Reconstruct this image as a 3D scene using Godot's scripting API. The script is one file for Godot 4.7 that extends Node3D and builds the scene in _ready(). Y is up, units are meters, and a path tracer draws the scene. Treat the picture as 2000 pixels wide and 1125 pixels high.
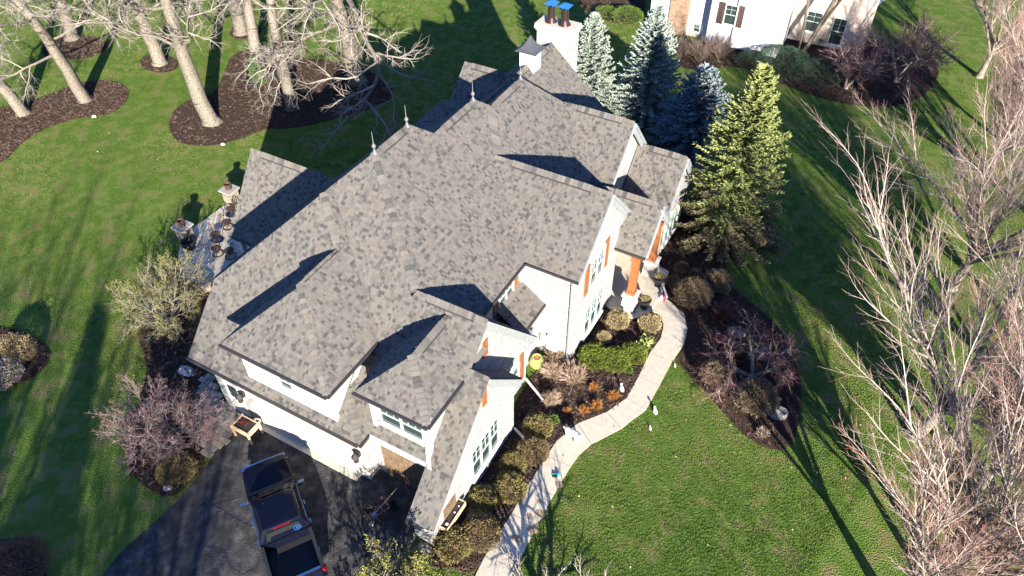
extends Node3D
# A house with a shingled roof, its yard, drive and trees, seen from the air.
# x runs across the lot towards the front lawn, -z along the house, y up; metres.

const SUN_TRAVEL := Vector3(-0.627, -0.326, -0.708)
var rng := RandomNumberGenerator.new()
var taken := {}
var M := {}

# ---------------------------------------------------------------- mesh builder
class MB:
	var v := PackedVector3Array()
	var n := PackedVector3Array()
	var c := PackedColorArray()
	var uv := PackedVector2Array()
	var col := Color(1, 1, 1)
	func tri(a: Vector3, b: Vector3, d: Vector3) -> void:      # counter-clockwise seen from outside
		var nn := (b - a).cross(d - a).normalized()
		v.append(a); v.append(d); v.append(b)
		for i in 3:
			n.append(nn); c.append(col)
	func quad(a: Vector3, b: Vector3, d: Vector3, e: Vector3) -> void:
		var nn := (b - a).cross(e - a)
		if nn.length_squared() < 1e-12:
			nn = (d - b).cross(e - b)
		nn = nn.normalized()
		v.append(a); v.append(d); v.append(b); v.append(a); v.append(e); v.append(d)
		for i in 6:
			n.append(nn); c.append(col)
	func fan(p: PackedVector3Array) -> void:
		for i in range(1, p.size() - 1):
			tri(p[0], p[i], p[i + 1])
	func hexa(p: Array) -> void:      # p[0..3] bottom ring ccw from above, p[4..7] top ring
		quad(p[3], p[2], p[1], p[0]); quad(p[4], p[5], p[6], p[7])
		for i in 4:
			var j := (i + 1) % 4
			quad(p[i], p[j], p[j + 4], p[i + 4])
	func box(center: Vector3, size: Vector3, bs := Basis.IDENTITY) -> void:
		var h := size * 0.5
		var p := []
		for y in [-h.y, h.y]:
			for q in [Vector2(-h.x, h.z), Vector2(h.x, h.z), Vector2(h.x, -h.z), Vector2(-h.x, -h.z)]:
				p.append(center + bs * Vector3(q.x, y, q.y))
		hexa(p)
	func bar(a: Vector3, b: Vector3, w: float, t: float, up := Vector3.UP) -> void:   # a beam from a to b
		var d := (b - a)
		var z := d.normalized()
		if absf(z.dot(up)) > 0.98:
			up = Vector3.RIGHT
		var x := up.cross(z).normalized()
		var y := z.cross(x)
		box((a + b) * 0.5, Vector3(w, t, d.length()), Basis(x, y, z))
	func tube(a: Vector3, b: Vector3, r0: float, r1: float, sides: int, capped := false) -> void:
		var z := (b - a).normalized()
		var x := (Vector3.RIGHT if absf(z.x) < 0.8 else Vector3.UP).cross(z).normalized()
		var y := z.cross(x)
		var ring := []
		for i in sides:
			var t := TAU * i / sides
			ring.append(x * cos(t) + y * sin(t))
		for i in sides:
			var d0: Vector3 = ring[i]
			var d1: Vector3 = ring[(i + 1) % sides]
			var p0 := a + d0 * r0; var p1 := a + d1 * r0; var p2 := b + d1 * r1; var p3 := b + d0 * r1
			v.append(p0); v.append(p2); v.append(p1); v.append(p0); v.append(p3); v.append(p2)
			n.append(d0); n.append(d1); n.append(d1); n.append(d0); n.append(d0); n.append(d1)
			for k in 6: c.append(col)
			if capped:
				tri(b, p3, p2); tri(a, p1, p0)
	func lathe(at: Vector3, prof: Array, sides := 14, squash := Vector3.ONE) -> void:   # prof: [radius, height]
		for k in prof.size() - 1:
			for i in sides:
				var t0 := TAU * i / sides
				var t1 := TAU * (i + 1) / sides
				var q := []
				for s in [[k, t0], [k, t1], [k + 1, t1], [k + 1, t0]]:
					var pr: Array = prof[s[0]]
					q.append(at + Vector3(cos(s[1]) * pr[0], pr[1], -sin(s[1]) * pr[0]) * squash)
				quad(q[0], q[1], q[2], q[3])
	func leaf(p: Vector3, d: Vector3, side: Vector3, l: float, w: float) -> void:
		var m := p + d * l * 0.45
		var e := p + d * l
		var nn := d.cross(side).normalized()
		v.append(p); v.append(m + side * w); v.append(e); v.append(p); v.append(e); v.append(m - side * w)
		for k in 6:
			n.append(nn); c.append(col)
	func mesh(mat: Material) -> ArrayMesh:
		var m := ArrayMesh.new()
		if v.is_empty():
			return m
		var arr := []
		arr.resize(Mesh.ARRAY_MAX)
		arr[Mesh.ARRAY_VERTEX] = v
		arr[Mesh.ARRAY_NORMAL] = n
		arr[Mesh.ARRAY_COLOR] = c
		if uv.size() == v.size():
			arr[Mesh.ARRAY_TEX_UV] = uv
		m.add_surface_from_arrays(Mesh.PRIMITIVE_TRIANGLES, arr)
		m.surface_set_material(0, mat)
		return m

# ---------------------------------------------------------------- scene helpers
func numbered(called: String) -> String:
	var k: int = taken.get(called, -1) + 1
	taken[called] = k
	return called if k == 0 else "%s_%03d" % [called, k]

func tag(o: Node, label: String, category: String, group := "", kind := "") -> Node:
	if label: o.set_meta("label", label)
	if category: o.set_meta("category", category)
	if group: o.set_meta("group", group)
	if kind: o.set_meta("kind", kind)
	return o

func thing(called: String, label: String, category: String, at := Vector3.ZERO, turn := 0.0, group := "") -> Node3D:
	var o := Node3D.new()
	o.name = numbered(called)
	add_child(o)
	o.position = at
	o.rotation.y = turn
	tag(o, label, category, group)
	return o

func part(called: String, mb: MB, mat: Material, parent: Node) -> MeshInstance3D:
	var o := MeshInstance3D.new()
	o.mesh = mb.mesh(mat)
	o.name = numbered(called) if parent == self else called
	parent.add_child(o, true)
	return o

func put(called: String, mesh: Mesh, parent: Node, xf: Transform3D, mat: Material = null) -> MeshInstance3D:
	var o := MeshInstance3D.new()
	o.mesh = mesh
	if mat: o.material_override = mat
	o.name = called
	parent.add_child(o, true)
	o.transform = xf
	return o

func copy(o: Node3D, label: String, at: Vector3, turn: float, size := 1.0, group := "") -> Node3D:
	var r: Node3D = o.duplicate()
	var base_name := String(o.name)
	if base_name.length() > 4 and base_name.substr(base_name.length() - 3).is_valid_int() and base_name[base_name.length() - 4] == "_":
		base_name = base_name.substr(0, base_name.length() - 4)
	r.name = numbered(base_name)
	add_child(r)
	r.position = at
	r.rotation.y = turn
	r.scale = Vector3.ONE * size
	r.set_meta("label", label)
	if group: r.set_meta("group", group)
	return r

func rf(a: float, b: float) -> float:
	return rng.randf_range(a, b)

func V(a: float, b: float, h: float) -> Vector3:
	return Vector3(a, h, -b)

# ---------------------------------------------------------------- materials
func mat(called: String, lin: Color, rough := 0.9, metal := 0.0) -> StandardMaterial3D:
	var m := StandardMaterial3D.new()
	m.resource_name = called
	m.albedo_color = lin.linear_to_srgb()
	m.roughness = rough
	m.metallic = metal
	M[called] = m
	return m

func vmat(called: String, rough := 0.9, back := Color(0, 0, 0)) -> StandardMaterial3D:
	var m := mat(called, Color(1, 1, 1), rough)
	m.vertex_color_use_as_albedo = true
	if back != Color(0, 0, 0):
		m.backlight_enabled = true
		m.backlight = back
	return m

func noise_tex(seed_: int, freq: float, octaves: int, ramp: Array, size := 512, normal := false, bump := 4.0) -> NoiseTexture2D:
	var f := FastNoiseLite.new()
	f.seed = seed_
	f.noise_type = FastNoiseLite.TYPE_SIMPLEX_SMOOTH
	f.frequency = freq
	f.fractal_octaves = octaves
	f.fractal_gain = 0.6
	var t := NoiseTexture2D.new()
	t.width = size
	t.height = size
	t.seamless = true
	t.noise = f
	if normal:
		t.as_normal_map = true
		t.bump_strength = bump
	elif not ramp.is_empty():
		var g := Gradient.new()
		var offs := PackedFloat32Array()
		var cols := PackedColorArray()
		for r in ramp:
			offs.append(r[0]); cols.append(Color(r[1]).linear_to_srgb())
		g.offsets = offs
		g.colors = cols
		t.color_ramp = g
	return t

func surfaced(m: StandardMaterial3D, tex: Texture2D, metres: float, nrm: Texture2D = null, nscale := 1.0) -> StandardMaterial3D:
	m.uv1_triplanar = true
	m.uv1_world_triplanar = true
	m.uv1_scale = Vector3.ONE / metres
	if tex: m.albedo_texture = tex
	if nrm:
		m.normal_enabled = true
		m.normal_texture = nrm
		m.normal_scale = nscale
	return m

func brick_images() -> Array:
	# 8 bricks by 24 courses, 1.64 m square: relief and paint colour of a whitewashed wall
	var side := 1024
	var hi := Image.create(side, side, false, Image.FORMAT_RGB8)
	var co := Image.create(side, side, false, Image.FORMAT_RGB8)
	hi.fill(Color(0.12, 0.12, 0.12))
	co.fill(Color(0.25, 0.24, 0.225).linear_to_srgb())
	var r := RandomNumberGenerator.new()
	r.seed = 77
	for row in 24:
		var y0 := row * side / 24.0
		for k in 9:
			var x0 := (k - (0.5 if row % 2 else 0.0)) * side / 8.0
			var w := side / 8.0 - 8
			var tone := r.randf_range(0.32, 0.42)
			var cl := Color(tone, tone * 0.985, tone * 0.955)
			var pick := r.randf()
			if pick < 0.16: cl = Color(0.24, 0.232, 0.218)
			elif pick < 0.25: cl = Color(0.34, 0.275, 0.235)
			var lift := r.randf_range(0.55, 1.0)
			var rc := Rect2i(int(x0) + 4, int(y0) + 4, int(w), int(side / 24.0) - 8)
			hi.fill_rect(rc, Color(lift, lift, lift))
			co.fill_rect(rc, cl.linear_to_srgb())
			for s in 5:      # chipped and worn spots in the paint
				var px := rc.position.x + r.randi_range(0, maxi(1, rc.size.x - 14))
				var py := rc.position.y + r.randi_range(0, maxi(1, rc.size.y - 9))
				var q := r.randf_range(0.7, 1.12)
				co.fill_rect(Rect2i(px, py, r.randi_range(4, 14), r.randi_range(3, 9)), Color(minf(cl.r * q, 0.86), minf(cl.g * q, 0.85), minf(cl.b * q, 0.83)).linear_to_srgb())
				hi.fill_rect(Rect2i(px, py, r.randi_range(4, 14), r.randi_range(3, 9)), Color(lift * q, lift * q, lift * q).clamp())
	return [ImageTexture.create_from_image(co), ImageTexture.create_from_image(hi)]

func make_materials() -> void:
	var br := brick_images()
	var b := mat("white_brick", Color(1, 1, 1), 0.85)
	surfaced(b, br[0], 1.64)
	b.heightmap_enabled = true
	b.heightmap_texture = br[1]
	b.heightmap_scale = 1.4
	var tb := mat("tan_brick", Color(0.72, 0.50, 0.34), 0.9)
	surfaced(tb, br[0], 1.64)
	tb.heightmap_enabled = true
	tb.heightmap_texture = br[1]
	tb.heightmap_scale = 1.2
	surfaced(mat("stucco", Color(1, 1, 1), 0.9), noise_tex(3, 0.02, 4, [[0.0, Color(0.33, 0.32, 0.295)], [1.0, Color(0.40, 0.39, 0.365)]]), 3.0, noise_tex(4, 0.08, 4, [], 512, true, 3.0), 0.4)
	surfaced(mat("garage_paint", Color(1, 1, 1), 0.6), noise_tex(5, 0.01, 3, [[0.0, Color(0.36, 0.342, 0.305)], [1.0, Color(0.43, 0.412, 0.375)]]), 4.0)
	mat("trim_white", Color(0.52, 0.515, 0.495), 0.55)
	surfaced(mat("fascia", Color(1, 1, 1), 0.6), noise_tex(6, 0.015, 3, [[0.0, Color(0.15, 0.17, 0.175)], [1.0, Color(0.26, 0.285, 0.285)]]), 1.5)
	mat("gutter", Color(0.035, 0.032, 0.03), 0.45)
	surfaced(mat("roof_deck", Color(1, 1, 1), 0.95), noise_tex(7, 0.05, 3, [[0.0, Color(0.09, 0.085, 0.08)], [1.0, Color(0.16, 0.15, 0.14)]]), 2.0)
	surfaced(vmat("shingle", 0.95), noise_tex(8, 0.12, 4, [[0.15, Color(0.72, 0.72, 0.72)], [0.85, Color(1, 1, 1)]]), 0.9, noise_tex(9, 0.3, 3, [], 512, true, 5.0), 0.5)
	surfaced(mat("cedar", Color(1, 1, 1), 0.65), wood_tex(21, Color(0.17, 0.055, 0.016), Color(0.27, 0.10, 0.032)), 0.8)
	surfaced(mat("raw_pine", Color(1, 1, 1), 0.7), wood_tex(22, Color(0.42, 0.29, 0.17), Color(0.55, 0.42, 0.28)), 0.8)
	surfaced(mat("old_door", Color(1, 1, 1), 0.7), wood_tex(23, Color(0.06, 0.035, 0.018), Color(0.19, 0.135, 0.08)), 0.9)
	mat("glass", Color(0.025, 0.04, 0.042), 0.04).metallic_specular = 0.9
	mat("window_frame", Color(0.52, 0.56, 0.53), 0.5)
	mat("muntin", Color(0.36, 0.44, 0.40), 0.5)
	surfaced(mat("asphalt", Color(1, 1, 1), 0.82), noise_tex(31, 0.012, 6, [[0.2, Color(0.028, 0.028, 0.029)], [0.6, Color(0.05, 0.05, 0.05)], [0.85, Color(0.085, 0.083, 0.08)]], 1024), 9.0, noise_tex(32, 0.25, 4, [], 512, true, 4.0), 0.3)
	mat("sealant", Color(0.016, 0.016, 0.018), 0.5)
	surfaced(mat("concrete", Color(1, 1, 1), 0.88), noise_tex(33, 0.012, 5, [[0.2, Color(0.40, 0.365, 0.285)], [0.8, Color(0.475, 0.44, 0.35)]], 1024), 4.0, noise_tex(34, 0.2, 4, [], 512, true, 5.0), 0.35)
	mat("stain", Color(0.27, 0.19, 0.11), 0.8)
	surfaced(vmat("paver", 0.9), noise_tex(35, 0.05, 4, [[0.1, Color(0.7, 0.7, 0.7)], [0.9, Color(1, 1, 1)]]), 1.0, noise_tex(36, 0.2, 3, [], 512, true, 6.0), 0.6)
	surfaced(mat("patio_stone", Color(1, 1, 1), 0.88), noise_tex(37, 0.02, 5, [[0.2, Color(0.40, 0.34, 0.24)], [0.8, Color(0.52, 0.46, 0.34)]]), 3.0)
	surfaced(mat("lawn_soil", Color(1, 1, 1), 1.0), noise_tex(41, 0.014, 7, [[0.2, Color(0.14, 0.125, 0.052)], [0.36, Color(0.105, 0.14, 0.034)], [0.52, Color(0.076, 0.124, 0.024)], [0.66, Color(0.062, 0.106, 0.019)], [0.85, Color(0.098, 0.14, 0.031)]], 1024), 19.0, noise_tex(42, 0.2, 5, [], 1024, true, 10.0), 0.4)
	surfaced(mat("mulch_bed", Color(1, 1, 1), 1.0), noise_tex(43, 0.05, 6, [[0.2, Color(0.034, 0.023, 0.018)], [0.5, Color(0.070, 0.048, 0.038)], [0.8, Color(0.12, 0.086, 0.068)]], 1024), 3.0, noise_tex(44, 0.2, 5, [], 512, true, 16.0), 1.5)
	vmat("chips", 0.95)
	vmat("blades", 0.8, Color(0.04, 0.08, 0.01))
	surfaced(vmat("bark", 0.95), noise_tex(45, 0.03, 5, [[0.25, Color(0.40, 0.38, 0.35)], [0.5, Color(0.78, 0.77, 0.75)], [0.75, Color(1, 1, 1)]]), 2.2, noise_tex(46, 0.06, 5, [], 512, true, 12.0), 1.6)
	vmat("twigs", 0.9)
	vmat("leaves", 0.75, Color(0.05, 0.07, 0.02))
	surfaced(vmat("stone", 0.9), noise_tex(47, 0.03, 5, [[0.2, Color(0.6, 0.6, 0.6)], [0.8, Color(1, 1, 1)]]), 0.8, noise_tex(48, 0.05, 5, [], 512, true, 10.0), 1.0)
	var p := mat("truck_paint", Color(0.003, 0.0042, 0.011), 0.3)
	p.clearcoat_enabled = true
	p.clearcoat = 0.12
	p.metallic_specular = 0.18
	p.clearcoat_roughness = 0.03
	mat("black_plastic", Color(0.012, 0.012, 0.013), 0.55)
	mat("bed_liner", Color(0.006, 0.006, 0.007), 0.8)
	mat("chrome", Color(0.42, 0.42, 0.42), 0.25, 1.0)
	mat("truck_glass", Color(0.015, 0.018, 0.017), 0.03).metallic_specular = 1.0
	mat("tyre", Color(0.012, 0.012, 0.012), 0.9)
	mat("red_lens", Color(0.16, 0.004, 0.006), 0.2)
	mat("iron", Color(0.02, 0.017, 0.015), 0.6)
	mat("rusty_iron", Color(0.05, 0.028, 0.018), 0.8)
	mat("pewter", Color(0.12, 0.12, 0.125), 0.6, 0.2)
	mat("bronze", Color(0.07, 0.045, 0.04), 0.3, 0.7)
	mat("blue_cap", Color(0.02, 0.14, 0.52), 0.25, 0.3)
	mat("glazed_green", Color(0.30, 0.33, 0.09), 0.15)
	mat("terracotta", Color(0.33, 0.13, 0.07), 0.8)
	mat("black_urn", Color(0.015, 0.015, 0.017), 0.4)
	mat("soil", Color(0.03, 0.02, 0.015), 1.0)
	mat("white_fur", Color(0.58, 0.57, 0.545), 0.95)
	mat("teal_toy", Color(0.01, 0.38, 0.36), 0.35)
	mat("white_plastic", Color(0.8, 0.8, 0.8), 0.35)
	mat("red_paint", Color(0.5, 0.01, 0.02), 0.35)
	mat("dark_shutter", Color(0.05, 0.032, 0.028), 0.7)
	surfaced(mat("siding", Color(1, 1, 1), 0.6), noise_tex(51, 0.01, 3, [[0.0, Color(0.50, 0.51, 0.515)], [1.0, Color(0.58, 0.585, 0.59)]]), 3.0)
	mat("cream_siding", Color(0.45, 0.39, 0.33), 0.7)
	mat("meter_gray", Color(0.60, 0.62, 0.62), 0.5)
	mat("steel_gray", Color(0.30, 0.31, 0.32), 0.4, 0.4)
	mat("slate_metal", Color(0.055, 0.06, 0.066), 0.6, 0.1)

func make_matte() -> void:
	for k in ["lawn_soil", "blades", "mulch_bed", "chips", "twigs", "bark", "shingle", "roof_deck", "leaves", "white_brick", "asphalt"]:
		M[k].metallic_specular = 0.12

func wood_tex(seed_: int, dark: Color, light: Color) -> ImageTexture:
	var f := FastNoiseLite.new()
	f.seed = seed_
	f.frequency = 0.02
	f.fractal_octaves = 4
	var im := Image.create(256, 256, false, Image.FORMAT_RGB8)
	for y in 256:
		for x in 256:
			var t := clampf(0.5 + 0.9 * f.get_noise_2d(x * 4.0, y * 0.25) + 0.3 * f.get_noise_2d(x * 0.5 + 900, y * 0.5), 0, 1)
			im.set_pixel(x, y, dark.lerp(light, t).linear_to_srgb())
	return ImageTexture.create_from_image(im)

# ---------------------------------------------------------------- roof
# Every roof volume is a box [a0, b0, a1, b1] under sloping planes h = c + p*a + q*b; a = x, b = -z.
var solids := []

func add_solid(planes: Array, box: Array) -> int:
	solids.append({"planes": planes, "box": box, "cover": box})
	return solids.size() - 1

func plane_h(pl: Array, a: float, b: float) -> float:
	return pl[0] + pl[1] * a + pl[2] * b

func solid_h(s: Dictionary, a: float, b: float) -> float:
	var bx: Array = s.box
	if a < bx[0] - 1e-4 or b < bx[1] - 1e-4 or a > bx[2] + 1e-4 or b > bx[3] + 1e-4:
		return -100.0
	var h := 1000.0
	for pl in s.planes:
		h = minf(h, plane_h(pl, a, b))
	return h

func roof_h(a: float, b: float) -> float:
	var h := -100.0
	for s in solids:
		h = maxf(h, solid_h(s, a, b))
	return h

func clip2(poly: PackedVector2Array, f: Callable) -> PackedVector2Array:   # keep f <= 0
	var out := PackedVector2Array()
	var m := poly.size()
	for i in m:
		var p := poly[i]
		var q := poly[(i + 1) % m]
		var fp: float = f.call(p)
		var fq: float = f.call(q)
		if fp <= 0: out.append(p)
		if (fp < 0 and fq > 0) or (fp > 0 and fq < 0):
			out.append(p.lerp(q, fp / (fp - fq)))
	return out

func face_polygon(s: Dictionary, k: int) -> PackedVector2Array:
	var bx: Array = s.box
	var poly := PackedVector2Array([Vector2(bx[0], bx[1]), Vector2(bx[2], bx[1]), Vector2(bx[2], bx[3]), Vector2(bx[0], bx[3])])
	for j in s.planes.size():
		if j == k: continue
		poly = clip2(poly, func(p): return plane_h(s.planes[k], p.x, p.y) - plane_h(s.planes[j], p.x, p.y))
		if poly.size() < 3: break
	return poly

const TONES := [Color(0.148, 0.140, 0.126), Color(0.132, 0.126, 0.114), Color(0.108, 0.104, 0.096), Color(0.076, 0.075, 0.073), Color(0.152, 0.135, 0.115)]

func shingle_tone() -> Color:
	var r := rng.randf()
	var k := 0 if r < 0.38 else (1 if r < 0.58 else (2 if r < 0.78 else (3 if r < 0.90 else 4)))
	var t := rf(0.9, 1.1)
	var cl: Color = TONES[k]
	return Color(cl.r * t, cl.g * t, cl.b * t)

func shingle_face(mb: MB, si: int, k: int, loose: Array) -> void:
	var s: Dictionary = solids[si]
	var poly := face_polygon(s, k)
	if poly.size() < 3: return
	var pl: Array = s.planes[k]
	var along_b := absf(pl[1]) > absf(pl[2])          # courses run along b when the slope runs along a
	var slope: float = pl[1] if along_b else pl[2]
	var sg := signf(slope)
	var lo := Vector2(1e9, 1e9)
	var hi := Vector2(-1e9, -1e9)
	for p in poly:
		var t := p.y if along_b else p.x
		var w := (p.x if along_b else p.y) * sg
		lo = Vector2(minf(lo.x, t), minf(lo.y, w))
		hi = Vector2(maxf(hi.x, t), maxf(hi.y, w))
	var e := 0.135 / sqrt(1.0 + slope * slope)
	var others := []
	for j in solids.size():
		if j != si:
			var o: Array = solids[j].box
			var m: Array = s.box
			if o[0] < m[2] and o[2] > m[0] and o[1] < m[3] and o[3] > m[1]: others.append(solids[j])
	var rows := int(ceil((hi.y - lo.y) / e))
	for r in rows:
		var w0 := lo.y + r * e
		var w1 := w0 + e
		var t0 := lo.x - rf(0.0, 0.2)
		while t0 < hi.x:
			var t1 := t0 + rf(0.07, 0.14)
			if rng.randf() < 0.15: t1 += 0.09
			var q := PackedVector2Array()
			for cr in [Vector2(t0, w0), Vector2(t1, w0), Vector2(t1, w1), Vector2(t0, w1)]:
				q.append(Vector2(cr.y * sg, cr.x) if along_b else Vector2(cr.x, cr.y * sg))
			t0 = t1
			var inside := 0
			for p in q:
				if Geometry2D.is_point_in_polygon(p, poly): inside += 1
			var whole := inside == 4
			if inside < 4:
				if inside == 0 and not Geometry2D.is_point_in_polygon((q[0] + q[2]) * 0.5, poly): continue
				var cut := Geometry2D.intersect_polygons(q, poly)
				if cut.is_empty(): continue
				q = cut[0]
			var hidden := true
			for p in q:
				var h := plane_h(pl, p.x, p.y)
				var top := -100.0
				for o in others:
					var cv: Array = o.cover
					if p.x > cv[0] and p.y > cv[1] and p.x < cv[2] and p.y < cv[3]: top = maxf(top, solid_h(o, p.x, p.y))
				if h > top - 0.012:
					hidden = false
					break
			if hidden: continue
			if Geometry2D.is_polygon_clockwise(q): q.reverse()
			var lift := 0.026 if rng.randf() < 0.6 else 0.014
			mb.col = shingle_tone()
			var pts := PackedVector3Array()
			for p in q:
				var w := (p.x if along_b else p.y) * sg
				var f := clampf((w - w0) / e, 0.0, 1.0)
				pts.append(V(p.x, p.y, plane_h(pl, p.x, p.y) + lerpf(lift, 0.003, f)))
			if whole and loose != null:
				var mid := (pts[0] + pts[2]) * 0.5
				var dist := mid.distance_to(Vector3(12.91, 27, 11.12))
				if dist < 24.1:
					loose.append([dist, pts, mb.col])
					continue
			mb.fan(pts)
			for i in pts.size():          # butt edge
				var p := q[i]
				var p2 := q[(i + 1) % pts.size()]
				if absf((p.x if along_b else p.y) * sg - w0) < 1e-3 and absf((p2.x if along_b else p2.y) * sg - w0) < 1e-3:
					var d := Vector3(0, -lift - 0.004, 0)
					mb.quad(pts[i] + d, pts[(i + 1) % pts.size()] + d, pts[(i + 1) % pts.size()], pts[i])

func slope_side(d: Vector3, pl: Array) -> Vector3:      # down-slope direction across a hip, within a plane
	var nn := Vector3(-pl[1], 1, pl[2]).normalized()
	var s := d.cross(nn).normalized()
	return s if s.y < 0 else -s

func cap_line(mb: MB, p0: Vector3, p1: Vector3, pl0: Array, pl1: Array, wide := 0.17) -> void:
	var d := (p1 - p0)
	var l := d.length()
	d /= l
	var s0 := slope_side(d, pl0)
	var s1 := slope_side(d, pl1)
	var k := 0.0
	while k < l:
		var m := minf(k + 0.2, l)
		mb.col = shingle_tone()
		var a := p0 + d * k + Vector3.UP * 0.055
		var b := p0 + d * m + Vector3.UP * 0.035
		for s in [s0, s1]:
			mb.quad(a, b, b + s * wide, a + s * wide)
			mb.quad(a + s * wide, b + s * wide, b + s * wide + Vector3.DOWN * 0.04, a + s * wide + Vector3.DOWN * 0.04)
		mb.quad(a, a + s0 * wide, a + s0 * wide + Vector3.DOWN * 0.03, a + Vector3.DOWN * 0.03)
		mb.quad(a, a + s1 * wide, a + s1 * wide + Vector3.DOWN * 0.03, a + Vector3.DOWN * 0.03)
		k = m

func ridge_vent(parent: Node, p0: Vector3, p1: Vector3, pl0: Array, pl1: Array) -> void:
	var cm := MB.new()
	cap_line(cm, p0 + Vector3.UP * 0.03, p1 + Vector3.UP * 0.03, pl0, pl1, 0.27)
	var o := part("ridge_vent", cm, M.shingle, parent)
	o.set_meta("label", "raised ridge vent under cap shingles with a black slot")
	var sm := MB.new()
	var d := (p1 - p0).normalized()
	for pl in [pl0, pl1]:
		var s := slope_side(d, pl)
		sm.bar(p0 + s * 0.285 + Vector3.UP * 0.045, p1 + s * 0.285 + Vector3.UP * 0.045, 0.05, 0.05, s.cross(d))
	part("vent_slot", sm, M.gutter, parent)

func finial(parent: Node, at: Vector3) -> void:
	var mb := MB.new()
	mb.lathe(at + Vector3.DOWN * 0.05, [[0.15, 0.0], [0.06, 0.12], [0.035, 0.2], [0.035, 0.25], [0.08, 0.29], [0.09, 0.35], [0.065, 0.41], [0.025, 0.45], [0.02, 0.5], [0.012, 0.98], [0.0, 1.0]], 12)
	part("finial", mb, M.pewter, parent)

func wall_strip(parent: Node, p0: Vector2, p1: Vector2, outward: Vector2, m: Material, h0 := 0.0, h1 := 99.0, sid := -1, drop := 0.09, base := "wall") -> void:
	# a wall 0.2 m thick from p0 to p1 (a, b) whose top follows the roof above it
	var mb := MB.new()
	var steps := maxi(2, int((p1 - p0).length() / 0.12))
	var inn := -outward * 0.2
	for i in steps:
		var q0 := p0.lerp(p1, float(i) / steps)
		var q1 := p0.lerp(p1, float(i + 1) / steps)
		var t0 := minf(h1, (solid_h(solids[sid], q0.x, q0.y) if sid >= 0 else roof_h(q0.x, q0.y)) - drop)
		var t1 := minf(h1, (solid_h(solids[sid], q1.x, q1.y) if sid >= 0 else roof_h(q1.x, q1.y)) - drop)
		if t0 <= h0 and t1 <= h0: continue
		t0 = maxf(t0, h0); t1 = maxf(t1, h0)
		var a := V(q0.x, q0.y, h0); var b := V(q1.x, q1.y, h0); var c := V(q1.x, q1.y, t1); var d := V(q0.x, q0.y, t0)
		var nn := (b - a).cross(d - a)
		if nn.dot(Vector3(outward.x, 0, -outward.y)) > 0: mb.quad(a, b, c, d)
		else: mb.quad(b, a, d, c)
		var iv := Vector3(inn.x, 0, -inn.y)
		mb.quad(d, c, c + iv, d + iv)
	var e0 := V(p0.x, p0.y, h0)
	part(base, mb, m, parent)

func gutter(parent: Node, p0: Vector3, p1: Vector3, m: Material = null, size := 0.11) -> void:
	var mb := MB.new()
	mb.bar(p0, p1, size, size * 0.9)
	var d := (p1 - p0)
	var nb := int(d.length() / 0.65)
	part("gutter", mb, m if m else M.gutter, parent)

func rake_board(parent: Node, p0: Vector3, p1: Vector3, outn: Vector3) -> void:
	var d := (p1 - p0).normalized()
	var across := d.cross(outn).normalized()
	if across.y > 0: across = -across
	var mb := MB.new()
	mb.bar(p0 + across * 0.2 - outn * 0.05, p1 + across * 0.2 - outn * 0.05, 0.05, 0.3, across)
	mb.bar(p0 + across * 0.07 + outn * 0.0, p1 + across * 0.07 + outn * 0.0, 0.10, 0.1, across)
	mb.bar(p0 + across * 0.02 + outn * 0.05, p1 + across * 0.02 + outn * 0.05, 0.07, 0.035, across)
	part("rake_board", mb, M.fascia, parent)

func window_unit(parent: Node, o: Vector3, right: Vector3, nrm: Vector3, w: float, h: float, cols: int, rows: int, sashes := 1, label := "") -> void:
	var root := MB.new()
	var bs := Basis(right, Vector3.UP, nrm)
	var t := 0.07
	for q in [[w * 0.5, t * 0.5, w, t], [w * 0.5, h - t * 0.5, w, t], [t * 0.5, h * 0.5, t, h - 2 * t], [w - t * 0.5, h * 0.5, t, h - 2 * t]]:
		root.box(o + bs * Vector3(q[0], q[1], 0.03), Vector3(q[2], q[3], 0.09), bs)
	root.box(o + bs * Vector3(w * 0.5, -0.035, 0.06), Vector3(w + 0.12, 0.07, 0.16), bs)
	var f := part("window", root, M.window_frame, parent)
	if label: f.set_meta("label", label)
	var sw := (w - t) / sashes
	for k in sashes:
		var x0 := t * 0.5 + k * sw
		var g := MB.new()
		g.box(o + bs * Vector3(x0 + sw * 0.5, h * 0.5, 0.012), Vector3(sw - 0.05, h - 2 * t, 0.016), bs)
		part("pane", g, M.glass, f)
		var mu := MB.new()
		if k > 0:
			mu.box(o + bs * Vector3(x0, h * 0.5, 0.034), Vector3(0.08, h - 2 * t - 0.01, 0.075), bs)
		mu.box(o + bs * Vector3(x0 + sw * 0.5, h * 0.5, 0.034), Vector3(sw - 0.1, 0.05, 0.045), bs)
		for i in range(1, cols):
			mu.box(o + bs * Vector3(x0 + sw * i / cols, h * 0.74, 0.026), Vector3(0.022, h * 0.44, 0.02), bs)
		for j in range(1, rows):
			mu.box(o + bs * Vector3(x0 + sw * 0.5, h * (0.52 + 0.46 * j / rows), 0.024), Vector3(sw - 0.1, 0.022, 0.014), bs)
		part("muntin", mu, M.muntin, f)

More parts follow.
